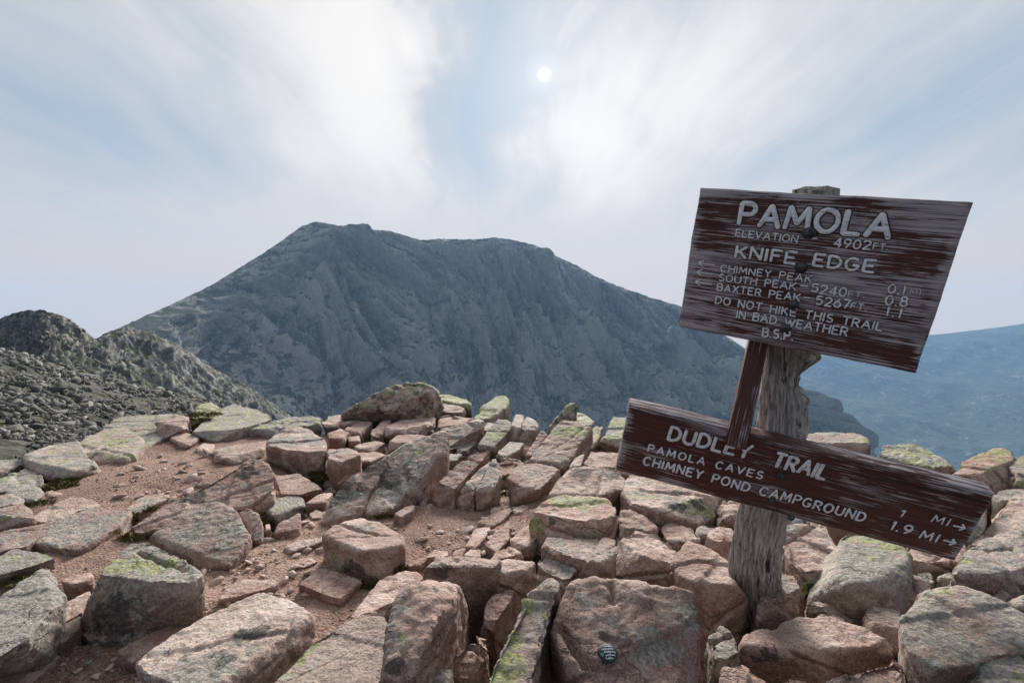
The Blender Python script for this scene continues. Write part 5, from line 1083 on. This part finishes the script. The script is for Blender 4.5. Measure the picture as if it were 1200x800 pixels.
def rand_rot(n, rs, tilt=.5):
    a = rs.uniform(0, 2*np.pi, n); b = rs.normal(0, tilt, n); c = rs.normal(0, tilt, n)
    ca, sa, cb, sb, cc, sc_ = np.cos(a), np.sin(a), np.cos(b), np.sin(b), np.cos(c), np.sin(c); M = np.zeros((n, 3, 3))
    Rz = np.zeros((n, 3, 3)); Rz[:, 0, 0] = ca; Rz[:, 0, 1] = -sa; Rz[:, 1, 0] = sa; Rz[:, 1, 1] = ca; Rz[:, 2, 2] = 1
    Rx = np.zeros((n, 3, 3)); Rx[:, 0, 0] = 1; Rx[:, 1, 1] = cb; Rx[:, 1, 2] = -sb; Rx[:, 2, 1] = sb; Rx[:, 2, 2] = cb
    Ry = np.zeros((n, 3, 3)); Ry[:, 1, 1] = 1; Ry[:, 0, 0] = cc; Ry[:, 0, 2] = sc_; Ry[:, 2, 0] = -sc_; Ry[:, 2, 2] = cc
    return Rz@Rx@Ry
def scatter_mesh(name, pts, sizes, protos, rs, mat, tilt=.5):
    Vs, Fs, off = [], [], 0; M = rand_rot(len(pts), rs, tilt); pick = rs.randint(0, len(protos), len(pts))
    for k, (pv, pf) in enumerate(protos):
        i = np.where(pick == k)[0]
        if not len(i): continue
        V = np.einsum('nij,vj->nvi', M[i], pv)*sizes[i][:, None, None]*rs.uniform(.75, 1.2, (len(i), 1, 3)) + pts[i][:, None, :]
        F = pf[None]+(np.arange(len(i))*len(pv))[:, None, None]+off
        Vs.append(V.reshape(-1, 3)); Fs.append(F.reshape(-1, 3)); off += len(i)*len(pv)
    o = link(name, np_mesh(name, np.concatenate(Vs), np.concatenate(Fs)), mat, smooth=False)
    return o
LOW = [rock_proto(s, 0) for s in range(12)]
rs = np.random.RandomState(11)
# talus boulders, too many to count
T = talV[:, 7:-45]; nT, kT = T.shape[:2]
N_T = 46000
ii = rs.randint(0, nT, N_T); kk = np.minimum((rs.rand(N_T)**.9*kT).astype(int), kT-1); pts = T[ii, kk] + rs.normal(0, .25, (N_T, 3))*[1, 1, .3]
dep = np.linalg.norm(pts, axis=1); sizes = np.exp(rs.normal(-1.35, .62, N_T))*np.clip(dep/45, .45, 1.5)
mm, tt_ = new_mat('talus_stone'); g_ = tt_.n.new('ShaderNodeNewGeometry'); r_ = g_.outputs['Random Per Island']; tcn = tt_.n.new('ShaderNodeTexCoord')
n_ = tt_.noise(tcn.outputs['Object'], 2.5, 6, .7)
cc_ = tt_.mix(r_, (.075, .072, .068), (.24, .23, .215)); cc_ = tt_.mix(tt_.ramp(n_, .45, .65), cc_, (.09, .092, .075))
cc_ = tt_.mix(tt_.math('MULTIPLY', tt_.ramp(r_, .93, .96), .5), cc_, (.38, .36, .33))
finish(tt_, cc_, .95, tt_.bump(n_, .8, .12), .1)
keep_ = fbm(pts/9+40, 4, .6)+.6*fbm(pts/2.5, 2) > -.16; pts = pts[keep_]; sizes = sizes[keep_]
o = scatter_mesh('talus_boulders', pts, sizes, LOW, rs, mm, .7); tag(o, 'grey field of countless broken boulders covering the slope below the near peak', kind='stuff')
# rough blocks on the dome and the arete crest
D = domeV[:, 5:130]; nD, kD = D.shape[:2]; N_D = 2600
pts = D[rs.randint(0, nD, N_D), rs.randint(0, kD, N_D)]; sizes = np.exp(rs.normal(-.25, .45, N_D))
o = scatter_mesh('peak_blocks', pts, sizes, LOW, rs, mm, .9); tag(o, 'countless grey blocks breaking out of the rocky near peak', kind='stuff')

# gravel on the bare dirt
def dirt_pixels(n, polys):
    out = []
    while len(out) < n:
        x0, y0, x1, y1, wgt = rnd.choice(polys)
        px, py = rnd.uniform(x0, x1), rnd.uniform(y0, y1); out.append((px, py))
    return out
ZONES = [(105, 520, 330, 600, 1), (150, 545, 260, 590, 1), (430, 590, 640, 660, 1), (190, 625, 470, 790, 1), (80, 650, 400, 800, 1), (300, 570, 500, 720, 1), (560, 500, 640, 620, 1), (60, 740, 200, 800, 1), (0, 560, 300, 800, 1)]
N_G = 15000
px = np.array(dirt_pixels(N_G, ZONES)); d = rays_np(px[:, 0], px[:, 1]); P = np.array([0, 0, H]) + d*(-H/d[:, 2])[:, None]
P[:, 2] = ground_z(P[:, 0], P[:, 1])
sizes = np.exp(rs.normal(-4.75, .45, N_G))
mm, tt_ = new_mat('gravel_stone'); g_ = tt_.n.new('ShaderNodeNewGeometry'); r_ = g_.outputs['Random Per Island']
cc_ = tt_.mix(r_, (.13, .075, .06), (.36, .24, .20)); cc_ = tt_.mix(tt_.ramp(r_, .88, .9), cc_, (.27, .25, .23)); finish(tt_, cc_, .95, None, .15)
clump = fbm(P/.35, 3) > -.12
o = scatter_mesh('gravel', P[clump], sizes[clump], LOW, rs, mm, .6); tag(o, 'fine pink gravel scattered over the bare dirt', kind='stuff')

# rubble filling the dark gaps of the heap round the signpost
fp = []
for s in range(14):
    V_, F_ = rock_proto(400+s, 2); bm = bmesh.new(); bm.verts.ensure_lookup_table()
    m_ = np_mesh('rubble_rock', V_, F_); bm.from_mesh(m_); bmesh.ops.subdivide_edges(bm, edges=bm.edges[:], cuts=3, use_grid_fill=True); bm.to_mesh(m_); bm.free()
    n_ = len(m_.vertices); Vv = np.empty(n_*3, np.float32); m_.vertices.foreach_get('co', Vv); Vv = Vv.reshape(-1, 3); Vv = Vv*(1+(.07*fbm(Vv*2.2+s*5, 4, .6)+.035*fbm(Vv*9+s, 3))[:, None])
    m_.vertices.foreach_set('co', Vv.ravel()); m_.update(); m_.materials.append(M_ROCK); m_.polygons.foreach_set('use_smooth', np.ones(len(m_.polygons), bool)); m_.set_sharp_from_angle(angle=R(32)); fp.append(m_)
def rubble_at(x_, y_, sz):
    o = bpy.data.objects.new('rubble_rock', rnd.choice(fp)); COL.objects.link(o); z_ = float(ground_z(np.array([x_]), np.array([y_]))[0])
    o.location = (x_, y_, z_+sz*.12); o.rotation_euler = (rnd.gauss(0, .35), rnd.gauss(0, .35), rnd.uniform(0, 6.28)); o.scale = (sz, sz*rnd.uniform(.7, 1.2), sz*rnd.uniform(.7, 1.2))
    o.color = (rnd.uniform(.2, .6), rnd.choice((0, 0, .3)), rnd.uniform(.1, .4), rnd.uniform(.4, 1)); return o
def rubble_tag(o, where):
    c = o.color; kind = 'pale green lichened' if c[1] > .1 else 'mostly grey' if c[3] < .5 or c[0] > .52 else 'dark flecked pink' if c[2] > .28 else 'plain pink'
    tag(o, kind+' broken rock '+where, 'rock', 'rubble '+where)
cnt = 0
for k in range(900):
    x_, y_ = rnd.uniform(-.4, 3.4), rnd.uniform(1.25, 4.6)
    if float(pit(x_, y_)) < .15 or abs(x_)/y_ > 1.15: continue
    if cnt >= 150: break
    cnt += 1; sz = rnd.uniform(.10, .26)*(.6+.16*y_); o = bpy.data.objects.new('rubble_rock', rnd.choice(fp)); COL.objects.link(o)
    o.location = (x_, y_, float(base_z(x_, y_))-.44+sz*.30+rnd.uniform(0, .12)); o.rotation_euler = (rnd.gauss(0, .5), rnd.gauss(0, .5), rnd.uniform(0, 6.28)); o.scale = (sz, sz*rnd.uniform(.8, 1.2), sz*rnd.uniform(.8, 1.3))
    o.color = (rnd.uniform(.2, .7), rnd.choice((0, 0, .3)), rnd.uniform(.1, .4), rnd.uniform(.3, .9)); rubble_tag(o, 'wedged low in the gaps '+('far behind' if y_ > 2.6 else 'right of' if x_ > 1.05 else 'left of')+' the signpost')

cnt = 0
for k in range(3000):
    px_, py_ = rnd.uniform(0, 700), 490+rnd.random()**1.3*300
    c_ = at_z(px_, py_, 0); x_, y_ = c_.x, c_.y
    if cnt >= 130: break
    if float(trail(x_, y_)) > .12 or float(pit(x_, y_)) > .2 or math.hypot(x_, y_) > rim(math.degrees(math.atan2(x_, y_)))+.1: continue
    cnt += 1; sz = y_*rnd.uniform(14, 34)/600; o = bpy.data.objects.new('rubble_rock', rnd.choice(fp)); COL.objects.link(o)
    o.location = (x_, y_, -.085+sz*rnd.uniform(.05, .22)); o.rotation_euler = (rnd.gauss(0, .35), rnd.gauss(0, .35), rnd.uniform(0, 6.28)); o.scale = (sz, sz*rnd.uniform(.7, 1.2), sz*rnd.uniform(.7, 1.2))
    o.color = (rnd.uniform(.2, .6), rnd.choice((0, 0, .3)), rnd.uniform(.1, .4), rnd.uniform(.4, 1)); rubble_tag(o, 'packed between the '+('farthest slabs near the skyline' if y_ > 5 else 'slabs beyond the dirt hollow' if y_ > 3.4 else 'big boulders of the near left' if x_ < -1 else 'boulders below the dirt hollow'))

for k in range(110):                                                  # the summit goes on beyond the picture's edges
    az_ = R(rnd.choice((-1, 1))*rnd.uniform(47, 78)); r_q = rnd.uniform(1.6, 8.5); sz = rnd.uniform(.12, .28)*(1+r_q*.22)
    if r_q < 3 and abs(az_) < R(56): continue
    o = rubble_at(r_q*math.sin(az_), r_q*math.cos(az_), sz); rubble_tag(o, 'beyond the '+('left' if az_ < 0 else 'right')+' edge of the picture')

# small loose stones one can pick apart, each a thing
mp = []
for s in range(10):
    V_, F_ = rock_proto(200+s, 2); mp.append(np_mesh('loose_stone', V_, F_)); mp[-1].materials.append(M_STONE)
placed = 0; SZ = [(125, 530, 250, 585, 'on the bare dirt of the left path', 45), (440, 605, 610, 650, 'on the dirt hollow in the middle', 34), (290, 625, 400, 700, 'among gravel left of the round boulder', 40),
      (200, 655, 300, 730, 'in the gravel trough above the big speckled slab', 30), (70, 745, 190, 800, 'on the brown dirt at the bottom left corner', 22), (575, 520, 640, 610, 'in the gap between the middle ledges', 26), (330, 575, 390, 620, 'in the crevice beside the leaning dark slab', 16)]
for (x0, y0, x1, y1, where, n) in SZ:
    for k in range(n):
        px_, py_ = rnd.uniform(x0, x1), rnd.uniform(y0, y1); P_ = at_z(px_, py_, 0)
        if float(trail(P_.x, P_.y)) < .1: continue
        sz = max(P_.y*rnd.choice((6, 8, 10, 13, 17))/600, .012)
        o = bpy.data.objects.new('loose_stone', rnd.choice(mp)); COL.objects.link(o)
        P_.z = float(ground_z(np.array([P_.x]), np.array([P_.y]))[0])+sz*.08
        o.location = P_; o.rotation_euler = (rnd.gauss(0, .25), rnd.gauss(0, .25), rnd.uniform(0, 6.28)); o.scale = (sz, sz*rnd.uniform(.7, 1.1), sz*rnd.uniform(.6, 1))
        o.color = (rnd.uniform(.0, .4), 0, rnd.uniform(0, .15), rnd.uniform(.5, 1))
        tag(o, 'small loose stone '+where, 'stone', 'small loose stones '+where)

# grass and moss tufts in the crevices
def tufts(name, spots, label, ca, cb):
    V, F = [], []
    for (px_, py_, z, rad, n) in spots:
        c = at_z(px_, py_, z)
        for k in range(n):
            a = rnd.uniform(0, 6.28); r = rad*math.sqrt(rnd.random()); b = c+Vector((math.cos(a)*r, math.sin(a)*r*.7, -.01))
            h = rnd.uniform(.02, .055); le = Vector((rnd.gauss(0, .5), rnd.gauss(0, .5), 1)).normalized()*h; wv = Vector((math.cos(a*3), math.sin(a*3), 0))*.0022
            i = len(V); V += [b-wv, b+wv, b+le*.6+wv*.7+Vector((0, 0, 0)), b+le*1.0+Vector((le.x*.5, le.y*.5, -h*.1))]; F.append((i, i+1, i+2, i+3))
    m, t = new_mat(name+'_leaf'); tc = t.n.new('ShaderNodeTexCoord'); n_ = t.noise(tc.outputs['Object'], 40, 3)
    finish(t, t.mix(t.ramp(n_, .35, .65), ca, cb), .8, None, .2)
    o = link(name, np_mesh(name, np.array([v[:] for v in V]), F), m); tag(o, label, kind='stuff')
tufts('grass', [(68, 570, 0, .13, 420), (78, 562, 0, .10, 260), (47, 590, 0, .08, 160), (125, 612, 0, .05, 120), (150, 606, 0, .06, 160), (175, 597, 0, .05, 120), (505, 560, 0, .12, 260), (513, 548, 0, .10, 220), (524, 520, .05, .12, 260), (308, 612, 0, .05, 120), (600, 560, 0, .10, 200), (595, 580, 0, .06, 140),
      (430, 686, 0, .04, 150), (470, 668, 0, .03, 90), (372, 555, 0, .08, 200), (660, 560, 0, .07, 120), (20, 682, 0, .06, 150), (240, 486, .16, .20, 500), (232, 492, .12, .16, 300), (30, 545, 0, .2, 300), (95, 640, 0, .08, 200), (160, 628, 0, .1, 260), (180, 612, 0, .08, 200), (655, 566, 0, .08, 200), (700, 525, 0, .08, 150), (575, 560, 0, .06, 160), (560, 545, 0, .06, 160), (380, 560, 0, .08, 200), (450, 606, 0, .05, 160), (1000, 600, 0, .1, 200), (275, 505, 0, .12, 260), (330, 520, 0, .1, 200)],
      'short olive grass and moss growing in the crevices between the rocks', (.045, .050, .012), (.13, .12, .035))

# ------------------------------------------------------------------ the air
bmh = bmesh.new(); bmesh.ops.create_cube(bmh, size=1)
for v in bmh.verts: v.co = Vector((v.co.x*9200, v.co.y*9200, (v.co.z+.5)*(330+640)-640))
mh = bpy.data.meshes.new('haze'); bmh.to_mesh(mh); bmh.free()
hm = bpy.data.materials.new('haze'); hm.use_nodes = True; tn = NT(hm.node_tree)
vn = tn.n.new('ShaderNodeVolumePrincipled'); vn.inputs['Color'].default_value = (.38, .64, 1.0, 1); vn.inputs['Density'].default_value = HAZE
on = tn.n.new('ShaderNodeOutputMaterial'); tn.l.new(vn.outputs[0], on.inputs['Volume'])
hz = bpy.data.objects.new('haze', mh); COL.objects.link(hz); mh.materials.append(hm); hz['kind'] = 'stuff'
